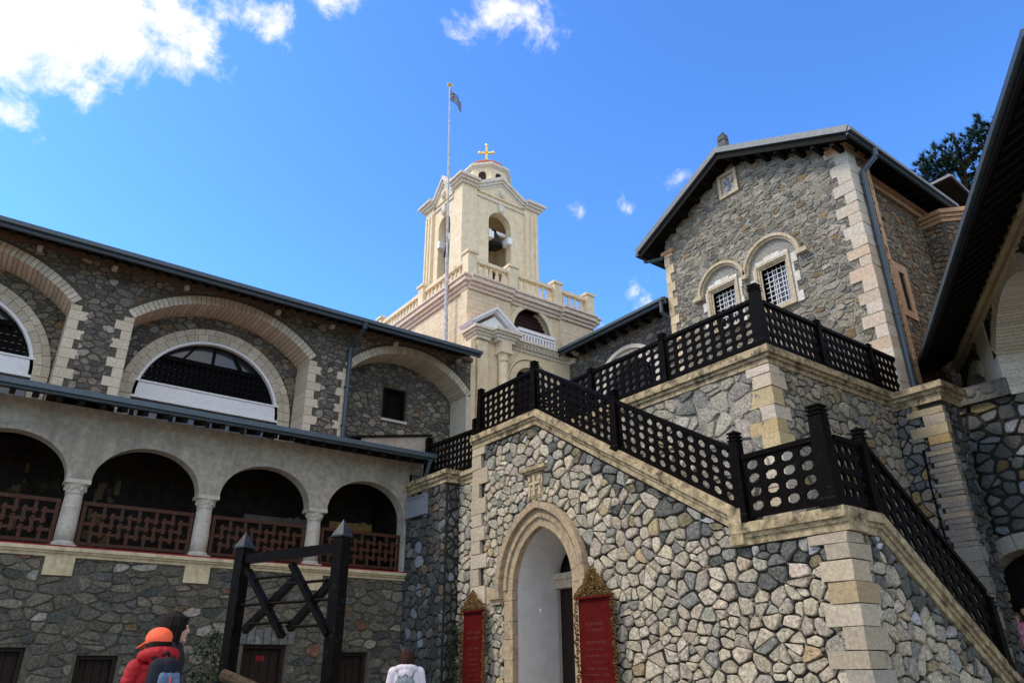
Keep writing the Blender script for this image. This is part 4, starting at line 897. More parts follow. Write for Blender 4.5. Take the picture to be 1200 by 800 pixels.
# belfry
bx0, bx1, by0, by1 = 12.88, 16.52, 20.5, 23.2; bz0, bz1 = 13.1, 19.0
def belf(b):
    for fr, u0, u1, cu, hw in ((facY(by0), bx0, bx1, (bx0 + bx1) / 2 - .03, .55), (facX(bx0), -by1, -by0, -(by0 + by1) / 2, .45)):
        b.plate(fr, [(u0 + (.352 if hw < .5 else 0), bz0), (u1 - (.352 if hw < .5 else 0), bz0), (u1 - (.352 if hw < .5 else 0), bz1), (u0 + (.352 if hw < .5 else 0), bz1)], [opening(cu, hw, 14.2, 17.75, hw)], w0=-.35)
    b.box(bx0 + .35, bx1 - .35, by1 - .35, by1, bz0, bz1); b.box(bx1 - .35, bx1, by0 + .352, by1, bz0, bz1)
one(belf, 'belfry_walls', CREAM_S, TW)
one(lambda b: b.box(bx0 + .36, bx1 - .36, by0 + .36, by1 - .36, bz1 - .2, bz1), 'belfry_ceiling', CREAM_S, TW)
for x, y in ((bx0, by0), (bx1, by0), (bx0, by1)):
    sx = 1 if x == bx0 else -1; sy = 1 if y == by0 else -1
    def pil(b):
        xs = sorted((x - sx * .07, x + sx * .62)); ys = sorted((y - sy * .07, y + sy * .55)); b.box(*xs, *ys, bz0, bz1)
    P_ = one(pil, 'corner_pier', CREAM_S, TW)
    def flut(b):
        for k in range(3):
            xx = x + sx * (.05 + .24 * k); b.box(*sorted((xx - .05, xx + .05)), *sorted((y - sy * .07, y - sy * .115)), bz0 + .4, bz1 - .3) if y == by0 else None
            yy = y + sy * (.03 + .22 * k); b.box(*sorted((x - sx * .07, x - sx * .115)), *sorted((yy - .05, yy + .05)), bz0 + .4, bz1 - .3) if x == bx0 else None
    if not (x == bx0 and y == by0): one(flut, 'pier_ribs', CREAM_S, P_)
def bcorn(b):
    for fr, u0, u1, e in ((facY(by0), bx0, bx1, 0), (facX(bx0), -by1, -by0, .002)):
        m = (u0 + u1) / 2; k = .78
        for n0, n1, w in ((0, .11, .10), (.11, .22, .19), (.22, .31, .28), (.31, .37, .24)):
            b.strip(fr, [(u0 - .0 - w, bz1), (u0 + k, bz1), (m, bz1 + .62), (u1 - k, bz1), (u1 + .0 + w, bz1)], n0 + e, n1 + e, -.5, w * .75)
        for n0, n1, w in ((0, .11, .10), (.11, .22, .19), (.22, .31, .28), (.31, .37, .24)):
            for a, c in ((u0 - .07 - w, u0 + .62), (u1 - .62, u1 + .07 + w)): b.fbox(fr, a + e * 3, c - e * 3, bz1 + n0 + .003 + e, bz1 + n1 + .003 + e, -.3, w + .07 + e * 2)
one(bcorn, 'belfry_cornice', GREYMOLD, TW)
def tymp(b):
    for fr, u0, u1 in ((facY(by0), bx0, bx1), (facX(bx0), -by1, -by0)):
        m = (u0 + u1) / 2; b.prism(fr, [(u0 + .7, bz1 - .05), (u1 - .7, bz1 - .05), (m, bz1 + .60)], -.4, .06)
one(tymp, 'tympanum', CREAM_S, TW)
def moul(b):
    for fr, u0, u1 in ((facY(by0), bx0, bx1), (facX(bx0), -by1, -by0)):
        b.fbox(fr, u0 + .6, u1 - .6, 18.72, 18.80, -.1, .06); m = (u0 + u1) / 2
        b.fbox(fr, m - .12, m + .12, 18.35, 18.68, -.1, .10); b.ball(fr.p(m, 18.38, .06), .12, 1, 1, 1.2, 8, 6)
        b.ball(fr.p(m, 19.22, .08), .13, 1, 1, 1.6, 8, 6)
one(moul, 'keystone', GREYMOLD, TW)
one(lambda b: b.box(bx0 + .2, bx1 - .2, by0 + .2, by1 - .2, bz1, bz1 + .3), 'roof_slab', GREYMOLD, TW)
lc = ((bx0 + bx1) / 2, (by0 + by1) / 2 - .3, .22)
lt = one(lambda b: b.lathe(lc, [(1.0, 19.0), (1.0, 20.35)], 8), 'lantern', CREAM_S, TW)
one(lambda b: b.lathe(lc, [(1.02, 20.33), (1.14, 20.42), (1.14, 20.52), (1.02, 20.55)], 8), 'lantern_cornice', GREYMOLD, lt)
one(lambda b: b.lathe(lc, [(1.04, 20.55), (.85, 20.82), (.5, 21.02), (.1, 21.1)], 16), 'dome', REDROOF, lt, smooth=True)
def lw(b):
    for q in range(8):
        t = R_(45 * q + 22.5) + R_(22.5); c = Vector((lc[0] + .925 * math.cos(t), lc[1] + .925 * math.sin(t), .22)); n = Vector((math.cos(t), math.sin(t), 0)); f = Fr(c, (-n.y, n.x, 0), n)
        b.prism(f, opening(0, .16, 19.55, 19.98, .16, 8), -.05, .012)
one(lw, 'lantern_window', DOORW, lt)
def crx(b):
    c = Vector((lc[0], lc[1], 21.3)); b.ball(c + Vector((0, 0, .06)), .13, 1, 1, 1, 10, 8)
    d = Vector((.78, -.6, 0)).normalized()
    b.bar(c, c + Vector((0, 0, 1.15)), .10, .07, up=(.6, .78, 0)); b.bar(c + Vector((0, 0, .76)) - d * .27, c + Vector((0, 0, .76)) + d * .27, .07, .10)
    for p in (c + Vector((0, 0, 1.17)), c + Vector((0, 0, .76)) + d * .3, c + Vector((0, 0, .76)) - d * .3): b.ball(p, .075, 1, 1, 1, 8, 6)
    b.bar(c + Vector((0, 0, .35)) - d * .16, c + Vector((0, 0, .27)) + d * .16, .05, .06)
one(crx, 'cross', GOLDX, TW)
# bells
def bell(loc, r, label):
    t = empty('bell', loc, label, 'bell', 'bells of the belfry'); x, y, z = loc
    one(lambda b: b.lathe((x, y, z), [(r, 0), (r * .96, .04), (r * .72, r * .55), (r * .6, r * 1.1), (r * .5, r * 1.4), (r * .2, r * 1.55), (.03, r * 1.6)], 18), 'bell_body', BRONZE, t, smooth=True)
    one(lambda b: (b.box(x - .1, x + .1, y - .1, y + .1, z + r * 1.55, z + r * 1.9),), 'bell_headstock', DARKWOOD, t)
    one(lambda b: b.ball((x, y, z - .02), r * .18), 'clapper', BRONZE, t)
mx, my = (bx0 + bx1) / 2, (by0 + by1) / 2
bell((mx - .05, by0 + .45, 16.95), .40, 'large dark bronze bell hanging in the right hand belfry arch')
bell((bx0 + .45, my, 16.85), .34, 'dark bronze bell hanging in the left hand belfry arch')
bell((mx + .1, by0 + .75, 15.2), .34, 'lower dark bell behind the balustrade in the belfry arch')
def bh(b):
    b.box(mx - .6, mx + .6, by0 + .38, by0 + .52, 17.55, 17.7); b.box(bx0 + .38, bx0 + .52, my - .5, my + .5, 17.4, 17.55)
    for s in (-1, 1): b.box(mx + s * .46 - .11, mx + s * .46 + .11, by0 - .05, by0 + .35, 17.0, 17.3); b.box(bx0 - .05, bx0 + .3, my + s * .36 - .1, my + s * .36 + .1, 16.85, 17.15)
one(bh, 'loudspeaker_mount', WHITE, TW)

# ================================================================== gabled stone house on the terrace (front X=15.6)
HS = empty('gabled_house', (15.6, 9.93, 6.3), 'tall gabled stone house with two round hooded windows and pale corner blocks', 'house')
H = facX(15.6); hy0, hy1 = 6.92, 12.95; hm = 10.22; hez = 13.25; hrz = 14.78
gz = lambda u: hez + .42 + (hrz - hez) * (1 - abs(u + hm) / 3.45) - .42
w1, w2 = -11.02, -9.40; wz0, wz1 = 9.82, 10.96
front = [(-hy1, 5.9), (-hy0, 5.9), (-hy0, gz(-hy0) ), (-hm, gz(-hm)), (-hy1, gz(-hy1))]
one(lambda b: b.plate(H, front, [[(c - .37, wz0), (c + .37, wz0), (c + .37, wz1), (c - .37, wz1)] for c in (w1, w2)] + [[(-10.58, 13.82), (-10.12, 13.82), (-10.12, 14.42), (-10.58, 14.42)]], w0=-.4), 'front_wall', MORT_LT, HS)
RH = Rubble(HS, STONE)
exH = []
for c in (w1, w2): exH.append([(c - .58, wz0 - .2), (c + .58, wz0 - .2), (c + .58, 10.95), (c - .58, 10.95)])
for c, r in ((w1 - .02, .80), (w2, .84)): exH.append(arch_pts(c, 10.95, r, r, 0, 180, 14)) 
exH += [[(-10.66, 13.74), (-10.04, 13.74), (-10.04, 14.5), (-10.66, 14.5)],
        [(-hy1 - 1, gz(-hy1) - .02 - 1 * .507), (-hm, gz(-hm) - .02), (-hm, 17), (-hy1 - 1, 17)], [(-hm, gz(-hm) - .02), (-hy0 + 1, gz(-hy0) - .02 - 1 * .507), (-hy0 + 1, 17), (-hm, 17)]]
RH.wall(H, (-12.75, -7.2, 6.5, 15.1), .245, .15, PAL_H, exH, .014, .018, 71, .2, .44, .65)
RH.done()
quoins(HS, lambda k: (15.555, 15.95 , 12.66 + (.0 if k % 2 else .13), 12.98), 6.3, 13.0, (.25, .33), rng, [(.56, .45, .29), (.52, .42, .28), (.58, .48, .33)])
quoins(HS, lambda k: (15.555, 15.95 + .18 * (k % 2), 6.875, 7.16 + (.22 if k % 2 else 0) + .04 * (k % 3)), 6.3, 13.3, (.26, .34), rng, LIMEP + [(.55, .42, .31)])
one(lambda b: (b.box(15.50, 16.65, 6.80, 7.4, 13.25, 13.36), b.box(15.54, 16.62, 6.84, 7.4, 13.18, 13.25)), 'quoin_cap', ORP, HS)
one(lambda b: (b.box(15.50, 15.8, 12.6, 13.06, 12.96, 13.08),), 'quoin_cap', ORP, HS)
# windows
for c in (w1, w2):
    g = one(lambda b: [b.plate(H, [(c - .37 - d, wz0 - d), (c + .37 + d, wz0 - d), (c + .37 + d, wz1 + d), (c - .37 - d, wz1 + d)], [[(c - .37 - e, wz0 - e), (c + .37 + e, wz0 - e), (c + .37 + e, wz1 + e), (c - .37 - e, wz1 + e)]], w0=-.25, w1=w) for d, e, w in ((.16, .09, .10), (.09, .045, .065), (.045, 0, .03))], 'window', CORNICE, HS)
    rr = random.Random(int(c * 10)); z = wz0 - .16
    for k in range(5):                              # uneven pale blocks either side
        for s in (-1, 1):
            a, d = sorted((c + s * .535, c + s * (.60 + .12 * ((k + (s > 0)) % 2) * (1 if not (c == w1 and s > 0) else .3))))
            bb = MB(); bb.cur = rr.choice([(.60, .57, .53), (.56, .53, .49), (.64, .61, .57)]); bb.fbox(H, a, d, z + .004, z + .276, -.05, .05); bb.build('surround_block', ASHLAR, g, tint=True)
        z += .28
    for k in range(4):
        bb = MB(); bb.cur = rr.choice([(.60, .57, .53), (.58, .53, .48), (.64, .61, .57)]); bb.fbox(H, c - .5 + .25 * k + .004, c - .25 + .25 * k - .004, wz1 + .165, wz1 + .28 + .06 * (k in (1, 2)), -.05, .045); bb.build('surround_block', ASHLAR, g, tint=True)
    one(lambda b: b.fbox(H, c - .37, c + .37, wz0, wz1, -.32, -.26), 'pane', GLASS, g)
    for k in range(5): one(lambda b: b.tube(H.p(c - .27 + .135 * k, wz0, -.12), H.p(c - .27 + .135 * k, wz1, -.12), .013, n=6), 'grille_bar', WHITE, g)
    for k in range(8): one(lambda b: b.tube(H.p(c - .37, wz0 + .08 + .14 * k, -.10), H.p(c + .37, wz0 + .08 + .14 * k, -.10), .013, n=6), 'grille_bar', WHITE, g)
    for k in range(2): one(lambda b: b.fbox(H, c - .012 + (k - .5) * .30, c + .012 + (k - .5) * .30, wz0, wz1, -.26, -.23), 'muntin', WHITE, g)
hd = one(lambda b: (b.fbox(H, w1 - .98, w1 - .70, 10.90, 11.02, -.05, .15), b.fbox(H, w2 + .76, w2 + 1.06, 10.90, 11.02, -.05, .15), b.fbox(H, w1 + .70, w2 - .76, 10.90, 11.02, -.05, .15)), 'hood_mould', CORNICE, HS)
for c, r in ((w1, .70), (w2, .76)):
    for d0, d1, w in ((0, .06, .08), (.06, .14, .14)):
        band(H, arch_pts(c, 10.96, r + d0 - .02, r + d0 - .02, 0, 180, 28), arch_pts(c, 10.96, r + d1 - .02, r + d1 - .02, 0, 180, 28), -.05, w).build('hood_arch', CORNICE, hd)
# relief plaque near the gable
g = one(lambda b: b.plate(H, [(-10.68, 13.72), (-10.02, 13.72), (-10.02, 14.52), (-10.68, 14.52)], [[(-10.58, 13.82), (-10.12, 13.82), (-10.12, 14.42), (-10.58, 14.42)]], w0=-.05, w1=.09), 'relief_plaque', CORNICE, HS)
one(lambda b: b.fbox(H, -10.58, -10.12, 13.82, 14.42, -.15, .0), 'relief_ground', PALE, g)
def rel(b):
    r = random.Random(2)
    for k in range(16): b.ball(H.p(-10.35 + r.uniform(-.17, .17), 14.12 + r.uniform(-.24, .24), .005), r.uniform(.025, .05), .6, 1, 1, 7, 5)
    b.fbox(H, -10.38, -10.32, 13.9, 14.34, 0, .03); b.fbox(H, -10.50, -10.20, 14.14, 14.19, 0, .028)
one(rel, 'relief_figure', SLATE, g)
# side wall (faces -Y) with recess, slit window, pilaster and apse
SW = facY(hy0); SR = facY(7.28)
one(lambda b: b.plate(SW, [(16.001, 5.9), (16.62, 5.9), (16.62, 13.2), (16.001, 13.2)], w0=-.35), 'side_pilaster', MORT_MD, HS)
one(lambda b: b.plate(SR, [(16.6, 5.9), (24, 5.9), (24, 13.4), (16.6, 13.4)], w0=-.4), 'side_wall', MORT_MD, HS)
PAL_S = palette([(4, (.22, .155, .10)), (3, (.17, .125, .09)), (1.5, (.27, .20, .135)), (1, (.24, .125, .065))], .15)
HB = empty('house_flank', (17, 7, 6), 'brown stone flank and apse of the gabled house under its side eaves', 'house flank')
RHS = Rubble(HB, STONE)
RHS.wall(SW, (16.15, 16.6, 7, 13.16), .22, .16, PAL_S, (), .012, .02, 73)
RHS.wall(SR, (16.65, 20.0, 7.5, 12.9), .26, .16, PAL_S, [[(17.45, 9.2), (18.15, 9.2), (18.15, 10.75), (17.45, 10.75)]], .012, .02, 74)
one(lambda b: b.box(16.45, 16.64, 6.895, 7.3, 6.3, 13.16), 'side_edge_stone', ORP, HB)
def nich(b): b.plate(SR, [(17.45, 9.2), (18.15, 9.2), (18.15, 10.75), (17.45, 10.75)], [[(17.66, 9.4), (17.94, 9.4), (17.94, 10.5), (17.66, 10.5)]], w0=-.1, w1=.05)
wf = one(nich, 'slit_window', ORP, HB)
one(lambda b: b.fbox(SR, 17.66, 17.94, 9.4, 10.5, -.02, .012), 'slit_pane', VOID, wf)
one(lambda b: (b.fbox(SR, 16.64, 20.2, 12.95, 13.08, -.05, .10), b.fbox(SR, 16.64, 20.2, 13.08, 13.2, -.05, .18)), 'side_cornice', ORP, HB)
ap = [(20.0, 7.3), (20.0, 6.75), (20.6, 6.1), (21.6, 6.1), (22.2, 6.75), (22.2, 7.3)]
def apse(b, g, z0, z1):
    P = [(20 - g, 7.3), (20 - g, 6.75 - g * .4), (20.6 - g * .4, 6.1 - g), (21.6 + g * .4, 6.1 - g), (22.2 + g, 6.75 - g * .4), (22.2 + g, 7.3)][::1]
    n = len(P); b.add([(x, y, z) for z in (z0, z1) for x, y in P], [tuple(range(n))[::-1], tuple(range(n, 2 * n))] + [(i, (i + 1) % n, n + (i + 1) % n, n + i) for i in range(n)])
one(lambda b: apse(b, 0, 5.9, 12.6), 'apse_wall', MORT_MD, HB)
one(lambda b: (apse(b, .05, 12.6, 12.72), apse(b, .11, 12.72, 12.82), apse(b, .18, 12.82, 12.95)), 'apse_cornice', ORP, HB)
for (xa, ya), (xc, yc) in zip(ap[:3], ap[1:4]):
    d = Vector((xc - xa, yc - ya, 0)); f = Fr((xa, ya, 0), d, (d.y, -d.x, 0)); RHS.wall(f, (.03, d.length - .03, 8, 12.58), .26, .15, PAL_S, (), .02, .03, int(xa * 7 + ya))
RHS.done()
# roof
rx0, rx1 = 15.02, 20.55; ey0, ey1 = 6.55, 13.52
def hroof(b):
    f = facX(rx0); sl_ = (hrz - hez) / 3.55
    b.strip(f, [(-ey1, hez - .16 + .06), (-hm, hrz + .10), (-ey0, hez - .16 + .06)], .0, .10, -(rx1 - rx0), -.02)
one(hroof, 'roof', DARKWOOD, HS)
one(lambda b: b.strip(facX(rx0 + .02), [(-ey1 - .02, hez - .10), (-hm, hrz + .10), (-ey0 + .02, hez - .10)], .10, .14, -(rx1 - rx0), -.05), 'roof_tiles', ROOF, HS)
one(lambda b: b.strip(facX(rx0), [(-ey1 - .03, hez - .12), (-hm, hrz + .09), (-ey0 + .03, hez - .12)], .02, .19, -.02, .05), 'verge_flashing', ZINC, HS)
one(lambda b: b.strip(facX(rx0 + .05), [(-ey1 - .03, hez - .12), (-hm, hrz + .09), (-ey0 + .03, hez - .12)], -.16, .018, -.02, .03), 'bargeboard', DARKWOOD, HS)
for k in range(7):
    for s in (-1, 1):
        u = -hm + s * (.25 + .5 * k); z = hrz + .10 - abs(u + hm) * (hrz - hez + .22) / 3.5
        one(lambda b: b.fbox(facX(15.1), u - .06, u + .06, z - .19, z - .03, -.5, 0), 'purlin_end', DARKWOOD, HS)
one(lambda b: b.box(rx0, rx1, ey0 - .06, ey0 + .0, hez - .17, hez - .02), 'side_fascia', ROOFEDGE, HS)
one(lambda b: b.box(rx0 - .03, rx1 + .02, ey0 - .15, ey0 - .06, hez - .10, hez + .0), 'side_gutter', ZINC, HS)
one(lambda b: b.box(rx0 - .03, rx1, ey1, ey1 + .12, hez - .2, hez - .08), 'side_gutter', ROOFEDGE, HS)
one(lambda b: b.path([(15.35, 13.58, 13.08), (15.35, 13.58, 12.96), (15.58, 13.05, 12.94)], .05, 8), 'gutter_outlet', ROOFEDGE, HS)
for k in range(10): one(lambda b: b.box(15.9 + .5 * k, 16.0 + .5 * k, 6.56, 7.3, 13.2, 13.32), 'rafter', DARKWOOD, HS)
one(lambda b: b.box(15.65, rx1, 6.56, 7.27, 13.33, 13.36), 'soffit', DARKWOOD, HS)
one(lambda b: b.path([(16.12, 6.45, 13.1), (16.12, 6.46, 12.9), (15.98, 6.80, 12.55), (15.98, 6.82, 6.3)], .07, 10), 'downpipe', ROOFEDGE, HS)
one(lambda b: [b.tube((15.98, 6.82, z), (15.98, 6.82, z + .06), .085, n=10) for z in (12.2, 10.4, 8.6)], 'pipe_clip', ROOFEDGE, HS)
one(lambda b: (b.box(15.2, 15.42, 10.02, 10.26, 15.1, 15.55), b.box(15.24, 15.30, 10.05, 10.12, 15.55, 15.68), b.box(15.33, 15.39, 10.15, 10.22, 15.55, 15.65), b.lathe((15.31, 10.14, 15.4), [(.16, 0), (.13, .1), (.15, .16)], 8)), 'ridge_finial', SLAB, HS)
one(lambda b: b.box(15.61, 20, 12.6, 12.95, 5.9, 13.0), 'far_side_wall', MORT_MD, HS)
# second roof corner behind it
R2 = empty('rear_roof', (21, 7, 13), 'small dark overhanging roof corner behind the gabled house below the pine', 'roof')
one(lambda b: b.prism(Fr((0, 0, 0), (1, 0, 0), (0, -1, 0)), [(20.62, 14.16), (23.4, 13.66), (23.4, 13.78), (20.62, 14.28)], -9, -6.4), 'roof_slab', DARKWOOD, R2)
one(lambda b: b.box(20.56, 20.62, 6.38, 9, 14.22, 14.30), 'roof_flashing', ZINC, R2)
one(lambda b: b.bar((20.6, 6.37, 14.24), (23.4, 6.37, 13.74), .04, .07), 'roof_edge', ZINC, R2)
one(lambda b: b.box(20.9, 23, 7.3, 9, 12.9, 13.7), 'wall_stub', MORT_MD, R2)

# ================================================================== low link building between tower and house (X=16)
LK = empty('link_building', (16, 15.5, 6), 'dark stone link wing with white arched hood between tower and gabled house', 'building')
K = facX(16.0)
LO = opening(-15.22, 1.15, 6.4, 9.25, 1.15)
one(lambda b: b.plate(K, [(-18.08, 5.9), (-12.96, 5.9), (-12.96, 11.6), (-18.08, 11.6)], [LO], w0=-.4), 'front_wall', MORT_MD, LK)
RK = Rubble(LK, STONE_D)
RK.wall(K, (-18.05, -13.0, 7.8, 11.5), .25, .16, palette([(3, (.15, .14, .125)), (3, (.10, .10, .10)), (2, (.21, .195, .17)), (1, (.17, .12, .08))], .2), [opening(-15.22, 1.5, 6, 9.25, 1.5)], .012, .02, 81)
RK.done()
ar = band(K, arch_pts(-15.22, 9.25, 1.13, 1.13, 0, 180, 24), arch_pts(-15.22, 9.25, 1.42, 1.42, 0, 180, 24), -.35, .06).build('arched_opening', PALE, LK)
band(K, arch_pts(-15.22, 9.25, 1.425, 1.425, 0, 180, 24), arch_pts(-15.22, 9.25, 1.55, 1.55, 0, 180, 24), -.1, .16).build('arch_hood', PALE, ar)
one(lambda b: b.prism(K, opening(-15.22, 1.14, 6.4, 9.25, 1.14), -.38, -.3), 'pane', GLASS, ar)
for k in range(3): one(lambda b: b.fbox(K, -15.25 + (k - 1) * .6, -15.19 + (k - 1) * .6, 6.4, 10.2, -.3, -.22), 'mullion', DARKWOOD, ar)
one(lambda b: b.prism(Fr((0, 0, 0), (1, 0, 0), (0, -1, 0)), [(15.45, 11.35), (19, 12.45), (19, 12.6), (15.45, 11.5)], -18.6, -13.0), 'roof', DARKWOOD, LK)
one(lambda b: b.box(15.36, 15.45, 12.98, 18.62, 11.30, 11.52), 'fascia', ROOFEDGE, LK)
one(lambda b: b.box(15.26, 15.36, 12.98, 18.64, 11.38, 11.47), 'gutter', ROOFEDGE, LK)
for k in range(11): one(lambda b: b.box(15.5, 15.98, 13.15 + .5 * k, 13.25 + .5 * k, 11.24, 11.345), 'rafter', DARKWOOD, LK)
one(lambda b: b.path([(15.33, 13.1, 11.4), (15.33, 13.1, 11.0), (15.8, 13.02, 10.8)], .055, 8), 'downpipe', ROOFEDGE, LK)

# ================================================================== right wing
Ug = Vector((-.8434, -.5373, 0)); Ng = Vector((-.5373, .8434, 0)); G = Fr((16.5, 5.27, 0), Ug, Ng)
GW = empty('right_wing', (16.5, 5.27, 6.6), 'right hand wing with white brick arch under deep dark eaves', 'building')
ga = seg(.08, 3.6, 7.16, .74)
gb = seg(4.7, 8.2, 7.16, .74)
gc = [(-2.75, 6.7), (-1.32, 6.7)] + seg(-2.75, -1.32, 7.25, .3)
out = [(-3.4, 6.3), (-2.75, 6.3)] + seg(-2.75, -1.32, 7.2, .28, 24, .03)[::-1] + [(-1.32, 6.3), (.05, 6.3)] + seg(.08, 3.6, 7.16, .74, 24, .03)[::-1] + [(3.63, 6.3), (4.7, 6.3)] + gb[::-1] + [(8.2, 6.3), (8.8, 6.3), (8.8, 8.5), (-3.4, 8.5)]
one(lambda b: b.plate(G, out, w0=-1.3, w1=0), 'facade', MORT_DK, GW)
RG = Rubble(GW, STONE_D)
RG.wall(G, (-3.3, 4.6, 6.7, 8.5), .24, .17, PAL_DK, [ga[:] + [(.0, 6.3), (3.7, 6.3)], seg(-.22, 3.9, 7.1, 1.12) + [(-.22, 6), (3.9, 6)], [(-1.35, 6), (.1, 6), (.1, 8.6), (-1.35, 8.6)], seg(-3.0, -1.2, 7.2, .5) + [(-3, 6), (-1.2, 6)]], .02, .03, 91)
RG.done()
WB = [(.62, .60, .54), (.66, .64, .58), (.58, .56, .50), (.60, .55, .45)]
ba = one(lambda b: b.fbox(G, .08, .1, 6.3, 6.32, -1.2, -1.1), 'brick_arch', ASHLAR, GW)
ring(ba, G, seg(.08, 3.6, 7.16, .74, 40), seg(.08, 3.6, 7.16, .74, 40, .34), 46, -1.32, .03, rng, WB, .007, 'voussoir')
for k in range(5): bb = MB(); bb.cur = rng.choice(WB); bb.fbox(G, -.26, .10, 6.3 + k * .172, 6.3 + k * .172 + .166, -1.32, .032); bb.build('quoin', ASHLAR, ba, tint=True)
for k in range(13): bb = MB(); bb.cur = rng.choice(WB); bb.fbox(G, -1.25 + .05 * (k % 2), -.27, 6.3 + k * .172, 6.3 + k * .172 + .166, -.5, .028); bb.build('pilaster_brick', ASHLAR, ba, tint=True)
for k in range(4): bb = MB(); bb.cur = rng.choice(WB); bb.fbox(G, -1.25, -.27, 8.54 - .0, 8.56, -.5, .0)
ring(ba, G, seg(-2.75, -1.32, 7.2, .28), seg(-2.75, -1.32, 7.2, .28, 24, .3), 9, -.8, .04, rng, WB, .006, 'voussoir')
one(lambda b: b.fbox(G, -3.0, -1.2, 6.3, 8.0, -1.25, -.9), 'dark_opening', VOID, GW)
one(lambda b: (b.fbox(G, -3.4, 8.8, 8.05, 8.16, -.05, .10), b.fbox(G, -3.4, 8.8, 8.16, 8.36, -.05, .20), b.fbox(G, -3.4, 8.8, 8.36, 8.46, -.05, .15)), 'eaves_moulding', BEIGE, GW)
sG = Fr(G.o, Ng, -Ug)     # section plane: u = outwards, w against the run
def groof(b):
    b.prism(sG, [(-4, 11.12), (-4, 10.97), (1.1, 7.76), (1.1, 7.90)][::-1], -9.0, 2.9)
one(groof, 'roof', DARKWOOD, GW)
one(lambda b: b.fbox(G, -2.92, 9.0, 7.62, 7.86, 1.1, 1.16), 'fascia', DARKWOOD, GW)
one(lambda b: b.fbox(G, -2.95, 9.0, 7.70, 7.80, 1.16, 1.23), 'gutter', ROOFEDGE, GW)
for k in range(34):
    u = -2.7 + k * .34; one(lambda b: b.bar(G.p(u, 7.73, 1.06), G.p(u, 8.43, -.05), .09, .11), 'rafter', DARKWOOD, GW)
one(lambda b: b.path([G.p(-2.8, 7.7, 1.2), G.p(-2.8, 7.3, 1.2), G.p(-2.8, 6.4, 1.15)], .06, 8), 'downpipe', ROOFEDGE, GW)
one(lambda b: (b.fbox(G, 3.6, 4.7, 0, 6.3, -1.3, 0.0), b.fbox(G, 8.2, 8.8, 0, 6.3, -1.3, 0)), 'arcade_pier', PLASTER, GW)
one(lambda b: b.fbox(G, -3.4, 8.8, 6.2, 9.0, -4.2, -4.0), 'rear_wall', PLASTER, GW)

# ================================================================== timber frame in the court
TF = empty('timber_frame', (2.45, 6.9, 0), 'black timber frame of two capped posts carrying crossed struts and rods', 'timber frame')
L0, R0 = Vector((2.30, 7.52, 0)), Vector((2.81, 6.37, 0)); dv = (R0 - L0).normalized()
fT = Fr(L0, dv, (dv.y, -dv.x, 0)); LT = (R0 - L0).length
for u in (0, LT):
    p = one(lambda b: b.fbox(fT, u - .055, u + .055, 0, 2.37, -.055, .055), 'post', BLACK, TF)
    def capm(b):
        q = [fT.p(u + a * .068, 2.37, c * .068) for a, c in ((-1, -1), (1, -1), (1, 1), (-1, 1))]; q2 = [fT.p(u + a * .068, 2.385, c * .068) for a, c in ((-1, -1), (1, -1), (1, 1), (-1, 1))]
        b.add(q + q2 + [fT.p(u, 2.53, 0)], [(0, 1, 2, 3), (0, 4, 5, 1), (1, 5, 6, 2), (2, 6, 7, 3), (3, 7, 4, 0), (4, 8, 5), (5, 8, 6), (6, 8, 7), (7, 8, 4)])
    one(capm, 'post_cap', mat('lead cap', (.03, .032, .036), .4, 6, .3, metallic=.3), p)
one(lambda b: b.bar(fT.p(.07, 2.262, 0), fT.p(LT - .07, 2.278, 0), .07, .085), 'beam', BLACK, TF)
for (a, c) in (((.15, 2.15), (.70, 1.545)), ((.72, 2.165), (1.235, 1.55))): one(lambda b: b.bar(fT.p(a[0], a[1], .05), fT.p(c[0], c[1], .05), .045, .07, up=fT.N), 'crossed_strut', BLACK, TF)
for (a, c) in (((.70, 2.035), (.13, 1.61)), ((1.20, 2.03), (.705, 1.61))): one(lambda b: b.bar(fT.p(a[0], a[1], -.02), fT.p(c[0], c[1], -.02), .06, .06, up=fT.N), 'crossed_strut', BLACK, TF)
for (a, c, z) in ((.24, .74, 2.07), (.66, 1.13, 2.0), (.0, LT, 1.836), (.22, .73, 1.665), (.80, 1.14, 1.628)): one(lambda b: b.tube(fT.p(a, z, .015), fT.p(c, z + .003, .015), .014, n=8), 'rod', BLACK, TF)

